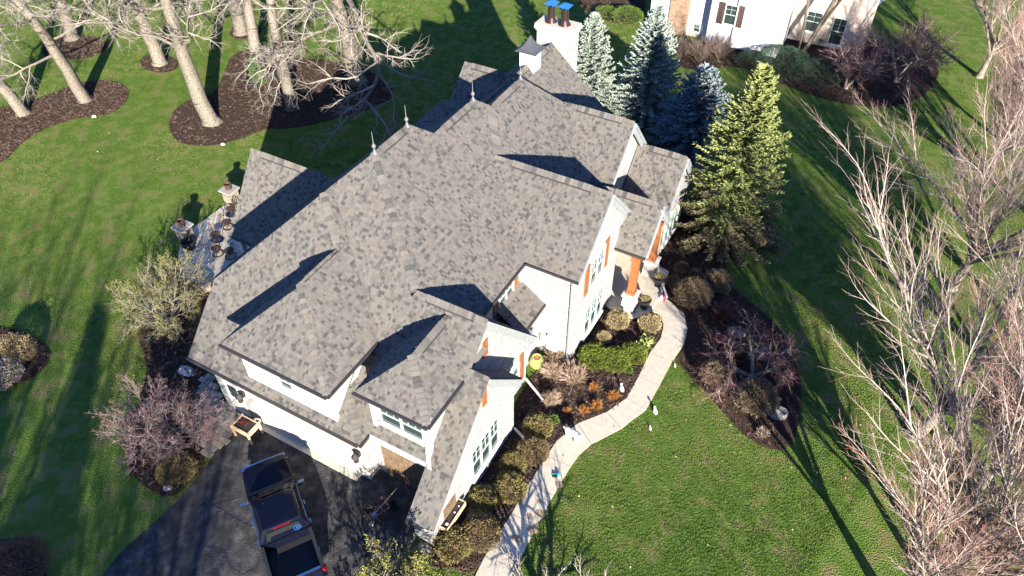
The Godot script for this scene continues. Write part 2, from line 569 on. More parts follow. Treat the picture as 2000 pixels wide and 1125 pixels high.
func shutter(parent: Node, o: Vector3, right: Vector3, nrm: Vector3, w: float, h: float, m: Material) -> void:
	var mb := MB.new()
	var bs := Basis(right, Vector3.UP, nrm)
	mb.box(o + bs * Vector3(w * 0.5, h * 0.5, 0.02), Vector3(w, h, 0.04), bs)
	for q in [[w * 0.5, 0.05, w, 0.1], [w * 0.5, h * 0.5, w, 0.09], [w * 0.5, h - 0.05, w, 0.1]]:
		mb.box(o + bs * Vector3(q[0], q[1], 0.048), Vector3(q[2], q[3], 0.016), bs)
	for q in [0.035, w - 0.035]:
		mb.box(o + bs * Vector3(q, h * 0.5, 0.046), Vector3(0.07, h - 0.01, 0.01), bs)
	var n := int(h / 0.09)
	for i in n:
		mb.box(o + bs * Vector3(w * 0.5, (i + 0.5) * h / n, 0.042), Vector3(w - 0.15, 0.035, 0.02), bs.rotated(right, 0.3))
	part("shutter", mb, m, parent)

func wall_lantern(parent: Node, at: Vector3, nrm: Vector3) -> void:
	var mb := MB.new()
	mb.box(at + Vector3.UP * 0.12 - nrm * 0.2, Vector3(0.14, 0.3, 0.14))
	mb.bar(at + Vector3.UP * 0.3 - nrm * 0.18, at + Vector3.UP * 0.36, 0.03, 0.03)
	mb.lathe(at, [[0.0, -0.24], [0.08, -0.2], [0.11, -0.16], [0.11, 0.14], [0.17, 0.16], [0.12, 0.24], [0.04, 0.32], [0.0, 0.38]], 8)
	part("wall_lantern", mb, M.iron, parent)

func build_house() -> Node3D:
	var house := thing("house", "large white brick house with steep gray shingle roof, dormers and cedar shutters", "house")
	var P1 := [3.6, 0.0, 1.0]
	var R := [5.58 + 0.943 * 8.85, 0.943, 0.0]
	var Q1 := [5.06, -0.83, 0.0]
	var Q2 := [7.412, -0.83, 0.0]
	var P2 := [3.0, 0.0, 1.0]
	var Q3 := [3.50, -1.0, 0.0]
	var d1f := [5.66 + 0.85 * 0.37, 0.0, 0.85]
	var d1r := [5.08, -0.83, 0.0]
	var d1l := [5.66 + 0.88 * 5.95, 0.88, 0.0]
	var s_gar := add_solid([P1, R, Q1], [-8.72, -0.35, -1.03, 9.0])
	add_solid([P1, Q3], [-1.03, -0.35, 0.24, 2.2])
	var s_d1 := add_solid([d1f, d1r, d1l], [-5.95, -0.37, -0.74, 5.2])
	add_solid([P2, Q2, R, [10.5 + 0.86 * 9.76, 0.0, -0.86]], [-8.72, 0.25, 0.12, 10.54])
	add_solid([Q2], [0.12, 4.0, 2.08, 10.54])
	add_solid([Q2, [9.83 + 0.943 * 2.915, 0.943, 0.0], [9.83 + 0.83 * 13.72, 0.0, -0.83]], [-8.72, 10.54, 2.08, 14.42])
	add_solid([Q2, [9.37 + 0.943 * 2.36, 0.943, 0.0], [9.37 + 1.2 * 17.17, 0.0, -1.2]], [-8.0, 14.42, 2.08, 21.0])
	var s_g1 := add_solid([P2, [7.34 + 1.21 * 4.34, 0.0, -1.21]], [0.12, 0.25, 3.27, 8.4])
	var s_1b := add_solid([P2, [5.98 + 1.11 * 2.98, 0.0, -1.11]], [3.27, -1.3, 4.08, 5.5])
	add_solid([P2], [2.92, -1.3, 3.27, 0.25])
	var s_d2 := add_solid([[5.8 - 0.83 * 0.22, 0.0, 0.83], [5.8 + 0.8 * 3.2, -0.8, 0.0], [5.8 - 0.8 * 0.05, 0.8, 0.0]], [0.05, 0.22, 3.2, 4.3])
	var s_g2 := add_solid([[5.7 - 0.887 * 9.37, 0.0, 0.887], [8.3 + 1.05 * 12.3, 0.0, -1.05]], [-1.4, 9.37, 4.66, 14.7])
	var s_g3 := add_solid([[7.87 - 1.0 * 18.49, 0.0, 1.0], [7.87 + 1.12 * 18.49, 0.0, -1.12]], [-1.2, 15.4, 3.15, 21.2])
	var s_g4 := add_solid([[5.55 - 1.1 * 20.3, 0.0, 1.1], [5.55 + 1.1 * 20.3, 0.0, -1.1]], [2.9, 18.2, 5.57, 22.3])
	var s_po := add_solid([[5.8 - 1.235 * 15.75, 0.0, 1.235], [5.8 + 1.235 * 15.75, 0.0, -1.235]], [2.9, 14.13, 5.97, 17.4])
	add_solid([[8.4 - 0.9 * 3.57, -0.9, 0.0], [8.4 + 0.9 * 3.57, 0.9, 0.0]], [-7.4, 16.0, 0.35, 22.9])
	add_solid([[8.0 - 0.9 * 19.4, 0.0, 0.9], [8.0 + 0.9 * 19.4, 0.0, -0.9]], [-7.0, 15.2, -3.6, 23.2])
	add_solid([[5.2 + 0.35 * 8.6, 0.35, 0.0]], [-8.7, 15.0, -5.2, 19.6])
	var s_rp := add_solid([[2.9 - 1.28 * 6.62, 0.0, 1.28], [6.42 + 1.28 * 9.36, 0.0, -1.28]], [-13.26, 6.62, -8.0, 12.0])
	add_solid([[4.28 + 0.74 * 1.77, -0.74, 0.0]], [1.75, 7.4, 3.0, 9.59])

	solids[s_d1].cover = [-5.4, 0.06, -1.03, 5.2]
	solids[s_d2].cover = [0.42, 0.64, 2.9, 4.3]
	solids[s_po].cover = [2.9, 14.4, 5.7, 17.1]
	# the deck under the shingles, with fascia round the volumes
	var deck := MB.new()
	for s in solids:
		for k in s.planes.size():
			var poly := face_polygon(s, k)
			if poly.size() < 3: continue
			if Geometry2D.is_polygon_clockwise(poly): poly.reverse()
			var up := PackedVector3Array()
			var dn := PackedVector3Array()
			for p in poly:
				var h := plane_h(s.planes[k], p.x, p.y)
				up.append(V(p.x, p.y, h - 0.012)); dn.append(V(p.x, p.y, h - 0.1))
			deck.fan(up)
			dn.reverse()
			deck.fan(dn)
			for i in poly.size():
				var p := poly[i]
				var q := poly[(i + 1) % poly.size()]
				var bx: Array = s.box
				if (absf(p.x - q.x) < 1e-3 and (absf(p.x - bx[0]) < 1e-3 or absf(p.x - bx[2]) < 1e-3)) or (absf(p.y - q.y) < 1e-3 and (absf(p.y - bx[1]) < 1e-3 or absf(p.y - bx[3]) < 1e-3)):
					var hp := plane_h(s.planes[k], p.x, p.y)
					var hq := plane_h(s.planes[k], q.x, q.y)
					deck.quad(V(p.x, p.y, hp - 0.1), V(q.x, q.y, hq - 0.1), V(q.x, q.y, hq - 0.012), V(p.x, p.y, hp - 0.012))
	var roof := part("roof", deck, M.roof_deck, house)
	roof.set_meta("label", "steep roof of mottled gray and tan asphalt shingles")
	var mb := MB.new()
	var loose := []
	for i in solids.size():
		for k in solids[i].planes.size():
			shingle_face(mb, i, k, loose)
	loose.sort_custom(func(x, y): return x[0] < y[0])
	# the shingles that show largest, each its own piece; three plain wedges in five tones
	var wedge := MB.new()
	wedge.hexa([Vector3(-0.5, -1, 0), Vector3(0.5, -1, 0), Vector3(0.5, -1, -1), Vector3(-0.5, -1, -1), Vector3(-0.5, 0, 0), Vector3(0.5, 0, 0), Vector3(0.5, 0, -1), Vector3(-0.5, 0, -1)])
	var meshes := []
	for t in TONES:
		wedge.c.fill(t)
		meshes.append(wedge.mesh(M.shingle))
	for i in loose.size():
		var pts: PackedVector3Array = loose[i][1]
		if i >= 300:
			mb.col = loose[i][2]
			mb.fan(pts)
			continue
		# the pair of lowest corners is the butt edge
		var k0 := 0
		for k in 4:
			if pts[k].y + pts[(k + 1) % 4].y < pts[k0].y + pts[(k0 + 1) % 4].y: k0 = k
		var a := pts[k0]; var b := pts[(k0 + 1) % 4]; var c := pts[(k0 + 2) % 4]
		var xx := b - a
		var zz := -(c - b)
		var nn := zz.cross(xx).normalized()
		var best := 0
		for t in TONES.size():
			if absf(TONES[t].r - loose[i][2].r) + absf(TONES[t].b - loose[i][2].b) < absf(TONES[best].r - loose[i][2].r) + absf(TONES[best].b - loose[i][2].b): best = t
		put("shingle", meshes[best], roof, Transform3D(Basis(xx, nn * 0.02, zz), (a + b) * 0.5))
	var field := part("shingles", mb, M.shingle, roof)
	field.set_meta("kind", "stuff")
	# hip and ridge caps
	var cm := MB.new()
	cap_line(cm, V(-5.0, 5.61, 9.21), V(-3.62, 4.42, 8.05), P1, Q1)
	cap_line(cm, V(-3.67, 7.46, 10.46), V(0.05, 4.36, 7.36), P2, Q2)
	cap_line(cm, V(-3.55, 2.12, 7.86), V(-0.76, -0.35, 5.68), d1f, d1r)
	cap_line(cm, V(-1.0, 0.9, 4.5), V(0.2, -0.3, 3.3), P1, Q3)
	cap_line(cm, V(1.62, 1.78, 7.07), V(3.17, 0.25, 5.82), solids[s_d2].planes[0], solids[s_d2].planes[1])
	var n0 := 0.0
	while n0 < 1.0:      # woven strip of cap shingles on the front slope
		var m0 := V(lerpf(-2.3, -1.0, n0), lerpf(14.15, 12.5, n0), 0.0)
		var m1 := V(lerpf(-2.3, -1.0, n0 + 0.1), lerpf(14.15, 12.5, n0 + 0.1), 0.0)
		var sv := (m1 - m0).cross(Vector3.UP).normalized() * 0.2
		var q4 := []
		for c4 in [[m0 + sv, 0.05], [m1 + sv, 0.028], [m1 - sv, 0.028], [m0 - sv, 0.05]]:
			var pt: Vector3 = c4[0]
			q4.append(Vector3(pt.x, plane_h(Q2, pt.x, -pt.z) + c4[1], pt.z))
		cm.col = shingle_tone()
		cm.quad(q4[3], q4[2], q4[1], q4[0])
		n0 += 0.1
	for rg in [[V(-3.67, 7.46, 10.46), V(-3.67, 9.76, 10.46), Q2, R], [V(-2.91, 10.6, 9.83), V(-2.91, 13.7, 9.83), Q2, [0, 0.943, 0]], [V(-2.36, 14.5, 9.37), V(-2.36, 17.1, 9.37), Q2, [0, 0.943, 0]],
			[V(-3.55, 2.12, 7.9), V(-3.55, 4.3, 7.9), d1r, d1l], [V(1.62, 1.8, 7.07), V(1.62, 4.0, 7.07), solids[s_d2].planes[1], solids[s_d2].planes[2]],
			[V(0.15, 4.34, 7.34), V(3.26, 4.34, 7.34), P2, solids[s_g1].planes[1]], [V(3.27, 2.98, 5.98), V(4.07, 2.98, 5.98), P2, solids[s_1b].planes[1]],
			[V(-1.0, 12.3, 8.3), V(4.65, 12.3, 8.3), solids[s_g2].planes[0], solids[s_g2].planes[1]], [V(-0.4, 18.49, 7.87), V(3.14, 18.49, 7.87), solids[s_g3].planes[0], solids[s_g3].planes[1]],
			[V(3.2, 20.3, 5.55), V(5.56, 20.3, 5.55), solids[s_g4].planes[0], solids[s_g4].planes[1]], [V(3.1, 15.75, 5.8), V(5.96, 15.75, 5.8), solids[s_po].planes[0], solids[s_po].planes[1]],
			[V(-3.57, 18.0, 8.4), V(-3.57, 22.88, 8.4), [0, -0.9, 0], [0, 0.9, 0]], [V(-6.98, 19.4, 8.0), V(-3.9, 19.4, 8.0), [0, 0, 0.9], [0, 0, -0.9]], [V(-13.25, 9.36, 6.41), V(-8.4, 9.36, 6.41), [0, 0, 1.28], [0, 0, -1.28]]]:
		cap_line(cm, rg[0], rg[1], rg[2], rg[3], 0.15)
		if (rg[0] as Vector3).distance_to(rg[1]) > 1.9:
			ridge_vent(roof, (rg[0] as Vector3).lerp(rg[1], 0.16), (rg[0] as Vector3).lerp(rg[1], 0.84), rg[2], rg[3])
	part("ridge_cap", cm, M.shingle, roof).set_meta("kind", "stuff")
	for f in [V(-3.67, 7.5, 10.46), V(-3.67, 9.72, 10.46), V(-2.92, 13.68, 9.83), V(-2.37, 17.12, 9.37)]:
		finial(roof, f)
	# walls
	var WB: Material = M.white_brick
	var ST: Material = M.stucco
	var west := Vector2(0, -1)      # towards the drive
	var front := Vector2(1, 0)
	wall_strip(house, Vector2(-8.0, 0.0), Vector2(0.0, 0.0), west, WB, 0.0, 3.3)
	wall_strip(house, Vector2(-5.4, 0.03), Vector2(-1.03, 0.03), west, ST, 3.3, 99, s_d1)
	wall_strip(house, Vector2(-1.03, 0.03), Vector2(-1.03, 3.2), front, ST, 3.3, 99, s_d1)
	wall_strip(house, Vector2(-5.4, 0.03), Vector2(-5.4, 3.2), -front, ST, 3.3, 99, s_d1)
	wall_strip(house, Vector2(-8.0, 0.0), Vector2(-8.0, 16.0), -front, WB, 0.0, 5.3)
	wall_strip(house, Vector2(0.0, 0.0), Vector2(0.0, 0.61), front, WB, 0.0, 3.3)
	wall_strip(house, Vector2(0.0, 0.61), Vector2(3.0, 0.61), west, WB, 0.0, 3.3)
	wall_strip(house, Vector2(0.42, 0.6), Vector2(2.9, 0.6), west, ST, 3.3, 99, s_d2)
	wall_strip(house, Vector2(2.9, 0.6), Vector2(2.9, 2.7), front, ST, 3.3, 99, s_d2)
	wall_strip(house, Vector2(0.42, 0.6), Vector2(0.42, 2.7), -front, ST, 3.3, 99, s_d2)
	wall_strip(house, Vector2(3.0, -1.12), Vector2(3.93, -1.12), west, WB)
	wall_strip(house, Vector2(3.0, -1.12), Vector2(3.0, 0.61), -front, WB)
	wall_strip(house, Vector2(3.93, -1.12), Vector2(3.93, 5.06), front, WB)
	wall_strip(house, Vector2(3.27, 5.06), Vector2(3.93, 5.06), -west, WB, 0.0, 99, s_1b)
	wall_strip(house, Vector2(3.06, 2.6), Vector2(3.06, 7.7), front, WB, 0.0, 99, s_g1)
	wall_strip(house, Vector2(1.75, 7.7), Vector2(3.06, 7.7), -west, WB, 0.0, 3.0)
	wall_strip(house, Vector2(1.75, 5.2), Vector2(1.75, 9.6), front, ST)
	wall_strip(house, Vector2(2.75, 7.7), Vector2(2.75, 9.62), front, WB, 0.0, 3.35)
	wall_strip(house, Vector2(1.75, 9.6), Vector2(4.4, 9.6), west, WB, 0.0, 99, s_g2)
	wall_strip(house, Vector2(4.4, 9.6), Vector2(4.4, 14.5), front, WB, 0.0, 99, s_g2)
	wall_strip(house, Vector2(2.85, 14.5), Vector2(4.4, 14.5), -west, WB, 0.0, 99, s_g2)
	wall_strip(house, Vector2(2.85, 14.5), Vector2(2.85, 21.0), front, WB, 0.0, 99, s_g3)
	wall_strip(house, Vector2(2.85, 15.6), Vector2(-1.0, 15.6), west, WB, 3.0, 99, s_g3)
	wall_strip(house, Vector2(2.85, 18.55), Vector2(5.38, 18.55), west, WB, 0.0, 99, s_g4)
	wall_strip(house, Vector2(5.38, 18.55), Vector2(5.38, 22.0), front, WB, 0.0, 99, s_g4)
	wall_strip(house, Vector2(3.0, 22.0), Vector2(5.38, 22.0), -west, WB, 0.0, 3.4, s_g4)
	wall_strip(house, Vector2(-7.0, 22.6), Vector2(0.1, 22.6), -west, WB, 0.0, 99)
	wall_strip(house, Vector2(-7.0, 15.3), Vector2(-7.0, 22.6), -front, WB, 0.0, 4.6)
	# corner boards and band trims
	for q in [[V(-1.03, 0.03, 4.5), Vector3(0.16, 2.1, 0.16)], [V(-5.4, 0.03, 4.5), Vector3(0.16, 2.1, 0.16)], [V(2.9, 0.6, 4.55), Vector3(0.16, 2.3, 0.16)], [V(0.42, 0.6, 4.55), Vector3(0.16, 2.3, 0.16)],
			[V(-3.2, -0.01, 3.66), Vector3(4.1, 0.16, 0.08)], [V(1.66, 0.56, 3.86), Vector3(2.3, 0.12, 0.08)], [V(-3.3, -0.02, 2.36), Vector3(5.9, 0.14, 0.12)], [V(1.5, 0.58, 2.34), Vector3(2.6, 0.16, 0.14)], [V(1.8, 9.56, 2.9), Vector3(0.12, 5.0, 0.12)]]:
		var tm := MB.new()
		tm.box(q[0], q[1])
		part("trim_board", tm, M.trim_white, house)

	# gutters
	gutter(roof, V(-8.74, -0.41, 3.2), V(0.2, -0.41, 3.2))
	gutter(roof, V(-5.97, -0.43, 5.62), V(-0.72, -0.43, 5.62))
	gutter(roof, V(-0.69, -0.4, 5.62), V(-0.69, 2.85, 5.62))
	gutter(roof, V(0.3, 0.19, 3.2), V(2.9, 0.19, 3.2), M.trim_white)
	gutter(roof, V(0.3, -0.4, 3.2), V(0.3, 0.2, 3.2))
	gutter(roof, V(0.02, 0.16, 5.74), V(3.24, 0.16, 5.74))
	gutter(roof, V(3.26, 0.2, 5.74), V(3.26, 2.5, 5.74))
	gutter(roof, V(2.14, 5.9, 5.6), V(2.14, 9.4, 5.6))
	gutter(roof, V(2.1, 9.31, 5.6), V(4.66, 9.31, 5.6))
	gutter(roof, V(3.05, 7.5, 3.3), V(3.05, 9.56, 3.3))
	gutter(roof, V(4.45, 14.07, 3.74), V(5.97, 14.07, 3.74))
	gutter(roof, V(-13.28, 6.56, 2.82), V(-8.8, 6.56, 2.82))
	gutter(roof, V(-8.95, 2.0, 5.5), V(-8.95, 10.5, 5.5))
	# rake boards of the gables
	rake_board(roof, V(3.28, 4.34, 7.30), V(3.28, 8.38, 2.42), Vector3.RIGHT)
	rake_board(roof, V(4.1, 2.98, 5.94), V(4.1, 5.48, 3.17), Vector3.RIGHT)
	rake_board(roof, V(4.68, 12.3, 8.26), V(4.68, 14.7, 5.75), Vector3.RIGHT)
	rake_board(roof, V(4.68, 12.3, 8.26), V(4.68, 9.4, 5.68), Vector3.RIGHT)
	rake_board(roof, V(3.17, 18.49, 7.82), V(3.17, 21.2, 4.8), Vector3.RIGHT)
	rake_board(roof, V(3.17, 18.49, 7.82), V(3.17, 15.6, 4.9), Vector3.RIGHT)
	rake_board(roof, V(5.59, 20.3, 5.5), V(5.59, 22.3, 3.3), Vector3.RIGHT)
	rake_board(roof, V(5.59, 20.3, 5.5), V(5.59, 18.25, 3.25), Vector3.RIGHT)
	rake_board(roof, V(5.99, 15.75, 5.75), V(5.99, 17.38, 3.76), Vector3.RIGHT)
	rake_board(roof, V(5.99, 15.75, 5.75), V(5.99, 14.15, 3.76), Vector3.RIGHT)
	for q in [[3.17, 7.75, 2.85, 0.22, 0.7], [4.0, 5.2, 3.0, 0.16, 0.5], [4.52, 14.35, 5.7, 0.22, 0.7], [5.47, 21.9, 3.2, 0.2, 0.6]]:
		var cb := MB.new()       # corbelled return at the foot of a rake
		cb.box(V(q[0], q[1], q[2]), Vector3(q[3], q[4], 0.5))
		cb.box(V(q[0] - 0.04, q[1] - 0.1, q[2] - q[4] * 0.6), Vector3(q[3] * 0.7, q[4] * 0.4, 0.4))
		part("corbel", cb, M.fascia, house)

	# windows and shutters; right is +b on the front, +a towards the drive
	var up_b := Vector3(0, 0, -1)
	var nx := Vector3.RIGHT
	var nz := Vector3(0, 0, 1)
	window_unit(house, V(-3.7, 0.02, 4.05), nx, nz, 0.75, 0.95, 2, 2)
	window_unit(house, V(0.72, 0.595, 4.0), nx, nz, 2.0, 1.3, 3, 2, 2)
	window_unit(house, V(3.935, 1.6, 0.85), up_b, nx, 2.15, 1.95, 2, 2, 3)
	window_unit(house, V(4.405, 11.15, 3.55), up_b, nx, 1.55, 1.6, 2, 2, 2)
	window_unit(house, V(4.405, 10.95, 0.35), up_b, nx, 2.2, 2.05, 2, 3, 3)
	window_unit(house, V(1.755, 7.6, 4.0), up_b, nx, 1.3, 1.25, 2, 2, 2)
	window_unit(house, V(3.065, 6.0, 0.75), up_b, nx, 1.05, 1.3, 2, 2, 1)
	window_unit(house, V(5.385, 19.05, 0.45), up_b, nx, 2.1, 1.75, 2, 3, 3)
	shutter(house, V(4.405, 10.66, 3.5), up_b, nx, 0.42, 1.7, M.cedar)
	shutter(house, V(4.405, 12.77, 3.5), up_b, nx, 0.42, 1.7, M.cedar)
	shutter(house, V(1.755, 7.2, 3.95), up_b, nx, 0.38, 1.35, M.cedar)
	shutter(house, V(1.755, 8.96, 3.95), up_b, nx, 0.38, 1.35, M.cedar)
	shutter(house, V(3.065, 7.15, 0.5), up_b, nx, 0.42, 1.75, M.cedar)
	shutter(house, V(3.065, 4.18, 5.25), up_b, nx, 0.34, 0.85, M.cedar)
	shutter(house, V(3.935, 2.62, 4.55), up_b, nx, 0.3, 0.85, M.cedar)
	shutter(house, V(2.755, 8.35, 2.2), up_b, nx, 0.42, 1.05, M.cedar)
	# service door, lanterns
	var sd := MB.new()
	sd.box(V(-7.05, -0.02, 1.05), Vector3(0.95, 2.1, 0.06))
	var door := part("service_door", sd, M.trim_white, house)
	var sg := MB.new()
	sg.box(V(-7.05, -0.055, 1.55), Vector3(0.5, 0.8, 0.02))
	part("pane", sg, M.glass, door)
	wall_lantern(house, V(-6.42, -0.26, 1.7), nz)
	wall_lantern(house, V(-0.26, -0.26, 1.78), nz)
	# wide white garage door in four sections of panels
	var gd := MB.new()
	gd.box(V(-3.3, -0.008, 1.12), Vector3(5.3, 2.24, 0.04))
	var gdo := part("garage_door", gd, M.garage_paint, house)
	gdo.set_meta("label", "wide white two-car garage door")
	for i in 4:
		for j in 8:
			var pm := MB.new()
			pm.box(V(-5.62 + j * 0.663, -0.035, 0.29 + i * 0.555), Vector3(0.59, 0.48, 0.018))
			part("panel", pm, M.garage_paint, gdo)
	var ap := MB.new()
	ap.box(V(-3.3, -0.16, 0.03), Vector3(5.6, 0.06, 0.34))
	part("threshold", ap, M.concrete, house)
	var bd := MB.new()
	bd.box(V(1.55, 0.6, 1.08), Vector3(2.35, 2.16, 0.05))
	var bdo := part("garage_door", bd, M.old_door, house)
	bdo.set_meta("label", "narrow brown wooden garage door under the two-window dormer")
	for j in 9:
		var pm := MB.new()
		pm.box(V(0.51 + j * 0.26, 0.565, 1.06), Vector3(0.235, 2.08, 0.024))
		part("plank", pm, M.old_door, bdo)
	# planter shelf on the wing wall
	var ws := MB.new()
	ws.box(V(4.1, -0.05, 0.72), Vector3(0.3, 0.05, 1.35))
	ws.box(V(4.24, -0.05, 0.86), Vector3(0.03, 0.26, 1.35))
	ws.box(V(4.1, -0.71, 0.86), Vector3(0.3, 0.26, 0.03))
	ws.box(V(4.1, 0.61, 0.86), Vector3(0.3, 0.26, 0.03))
	var wbx := part("window_box", ws, M.raw_pine, house)
	wbx.set_meta("label", "long wooden window box filled with dark soil on the wing wall")
	var wso := MB.new()
	wso.box(V(4.09, -0.05, 0.9), Vector3(0.26, 0.1, 1.28))
	part("soil_fill", wso, M.soil, wbx)
	var wst := MB.new()
	for q in [[-0.5, 0.06], [0.05, 0.035], [0.35, 0.03]]:
		wst.lathe(V(4.1, q[0], 0.95), [[0.0, -0.02], [q[1], 0.0], [q[1] * 0.8, q[1] * 0.7], [0.0, q[1]]], 8)
	part("white_stone", wst, M.white_plastic, wbx)
	var wr := MB.new()
	wr.box(V(3.945, 0.0, 1.3), Vector3(0.02, 0.75, 0.85))
	part("recess_panel", wr, M.old_door, house)

	# downspouts
	var ds := MB.new()
	ds.bar(V(4.3, 9.53, 5.5), V(4.3, 9.53, 0.2), 0.07, 0.07)
	part("downspout", ds, M.steel_gray, house)
	ds = MB.new()
	ds.bar(V(3.1, 7.55, 2.3), V(3.1, 7.55, 0.3), 0.08, 0.08)
	ds.bar(V(3.15, 7.6, 0.25), V(4.35, 7.0, 0.12), 0.09, 0.08)
	part("downspout", ds, M.trim_white, house)
	ds = MB.new()
	ds.bar(V(3.98, 5.0, 0.2), V(4.75, 4.75, 0.1), 0.09, 0.08)
	part("downspout", ds, M.trim_white, house)
	# meter boxes
	var me := MB.new()
	me.box(V(3.55, 9.5, 1.05), Vector3(0.55, 0.9, 0.18))
	me.box(V(3.05, 9.52, 1.05), Vector3(0.28, 0.55, 0.12))
	part("meter_box", me, M.meter_gray, house)

	# chimney
	var ch := MB.new()
	ch.box(V(-3.47, 23.4, 4.5), Vector3(2.05, 9.0, 1.0))
	ch.box(V(-3.47, 23.4, 9.0), Vector3(2.17, 0.12, 1.12))
	var chim := part("chimney", ch, WB, house)
	chim.set_meta("label", "tall white brick chimney with two blue capped flues")
	var cr := MB.new()
	cr.hexa([V(-4.62, 22.78, 9.07), V(-2.32, 22.78, 9.07), V(-2.32, 24.02, 9.07), V(-4.62, 24.02, 9.07), V(-4.58, 22.82, 9.33), V(-2.36, 22.82, 9.33), V(-2.36, 23.98, 9.33), V(-4.58, 23.98, 9.33)])
	part("crown", cr, M.concrete, chim)
	for q in [-3.9, -3.1]:
		var fl := MB.new()
		fl.lathe(V(q, 23.4, 9.32), [[0.36, 0.0], [0.33, 0.05], [0.2, 0.26], [0.19, 0.85], [0.0, 0.85]], 4 * 4)
		part("flue", fl, M.bronze, chim)
		var bc := MB.new()
		bc.hexa([V(q - 0.32, 23.08, 10.33), V(q + 0.32, 23.08, 10.33), V(q + 0.32, 23.72, 10.33), V(q - 0.32, 23.72, 10.33), V(q - 0.08, 23.32, 10.48), V(q + 0.08, 23.32, 10.48), V(q + 0.08, 23.48, 10.48), V(q - 0.08, 23.48, 10.48)])
		for k in 4:
			bc.bar(V(q + 0.16 * cos(k * PI / 2 + 0.78), 23.4 + 0.16 * sin(k * PI / 2 + 0.78), 10.1), V(q + 0.16 * cos(k * PI / 2 + 0.78), 23.4 + 0.16 * sin(k * PI / 2 + 0.78), 10.35), 0.03, 0.03)
		part("flue_cap", bc, M.blue_cap, chim)
	# cupola
	var cu := MB.new()
	cu.box(V(-3.57, 20.4, 8.55), Vector3(0.82, 1.2, 0.82))
	cu.box(V(-3.57, 20.4, 9.1), Vector3(0.96, 0.08, 0.96))
	var cup := part("cupola", cu, M.trim_white, house)
	cup.set_meta("label", "small white cupola with swept dark metal roof")
	var cur := MB.new()
	var prof := [[0.62, 9.14], [0.42, 9.24], [0.25, 9.4], [0.12, 9.62], [0.03, 9.86]]
	for k in 4:
		for i in 4:
			var c0 := Vector2(1, 1).rotated(i * PI / 2)
			var c1 := Vector2(1, 1).rotated((i + 1) * PI / 2)
			cur.quad(V(-3.57 + c0.x * prof[k][0], 20.4 + c0.y * prof[k][0], prof[k][1]), V(-3.57 + c1.x * prof[k][0], 20.4 + c1.y * prof[k][0], prof[k][1]), V(-3.57 + c1.x * prof[k + 1][0], 20.4 + c1.y * prof[k + 1][0], prof[k + 1][1]), V(-3.57 + c0.x * prof[k + 1][0], 20.4 + c0.y * prof[k + 1][0], prof[k + 1][1]))
	part("cupola_roof", cur, M.slate_metal, cup)

	# porch: two cedar posts on brick piers
	for q in [[5.5, 14.3], [5.5, 17.15]]:
		var pi := MB.new()
		pi.hexa([V(q[0] - 0.36, q[1] - 0.36, 0.0), V(q[0] + 0.36, q[1] - 0.36, 0.0), V(q[0] + 0.36, q[1] + 0.36, 0.0), V(q[0] - 0.36, q[1] + 0.36, 0.0), V(q[0] - 0.3, q[1] - 0.3, 1.0), V(q[0] + 0.3, q[1] - 0.3, 1.0), V(q[0] + 0.3, q[1] + 0.3, 1.0), V(q[0] - 0.3, q[1] + 0.3, 1.0)])
		var pier := part("porch_pier", pi, WB, house)
		var pc := MB.new()
		pc.box(V(q[0], q[1], 1.05), Vector3(0.74, 0.1, 0.74))
		part("cap_stone", pc, M.trim_white, pier)
		var po := MB.new()
		po.box(V(q[0], q[1], 2.35), Vector3(0.34, 2.5, 0.34))
		po.box(V(q[0], q[1], 1.2), Vector3(0.44, 0.22, 0.44))
		po.box(V(q[0], q[1], 3.45), Vector3(0.42, 0.2, 0.42))
		part("porch_post", po, M.cedar, house)
	var pb := MB.new()
	pb.bar(V(5.5, 14.4, 3.62), V(5.5, 17.1, 3.62), 0.24, 0.22)
	pb.bar(V(5.5, 14.75, 3.8), V(5.5, 15.75, 5.05), 0.16, 0.2)
	pb.bar(V(5.5, 16.75, 3.8), V(5.5, 15.75, 5.05), 0.16, 0.2)
	part("porch_beam", pb, M.cedar, house)
	var pd := MB.new()
	pd.box(V(2.9, 16.4, 1.15), Vector3(0.06, 2.3, 1.1))
	part("front_door", pd, M.dark_shutter, house)
	# rear porch posts and wall
	for q in [[-13.0, 6.9], [-13.0, 11.7], [-9.9, 6.9]]:
		var rp := MB.new()
		rp.box(V(q[0], q[1], 1.42), Vector3(0.25, 2.85, 0.25))
		part("porch_post", rp, M.trim_white, house)
	return house

# ---------------------------------------------------------------- ground
func tri_poly(mb: MB, poly: Array, y: float, mound := 0.0) -> void:
	var p := PackedVector2Array(poly)
	var idx := Geometry2D.triangulate_polygon(p)
	for i in range(0, idx.size(), 3):
		var a := p[idx[i]]; var b := p[idx[i + 1]]; var c := p[idx[i + 2]]
		var q := [Vector3(a.x, y, a.y), Vector3(b.x, y, b.y), Vector3(c.x, y, c.y)]
		if (q[1] - q[0]).cross(q[2] - q[0]).y < 0: q = [q[0], q[2], q[1]]
		mb.tri(q[0], q[1], q[2])

func slab_poly(mb: MB, poly: Array, y0: float, y1: float) -> void:
	tri_poly(mb, poly, y1)
	var m := poly.size()
	var cw := Geometry2D.is_polygon_clockwise(PackedVector2Array(poly))
	for i in m:
		var a: Vector2 = poly[i]; var b: Vector2 = poly[(i + 1) % m]
		if not cw: mb.quad(Vector3(b.x, y0, b.y), Vector3(a.x, y0, a.y), Vector3(a.x, y1, a.y), Vector3(b.x, y1, b.y))
		else: mb.quad(Vector3(a.x, y0, a.y), Vector3(b.x, y0, b.y), Vector3(b.x, y1, b.y), Vector3(a.x, y1, a.y))

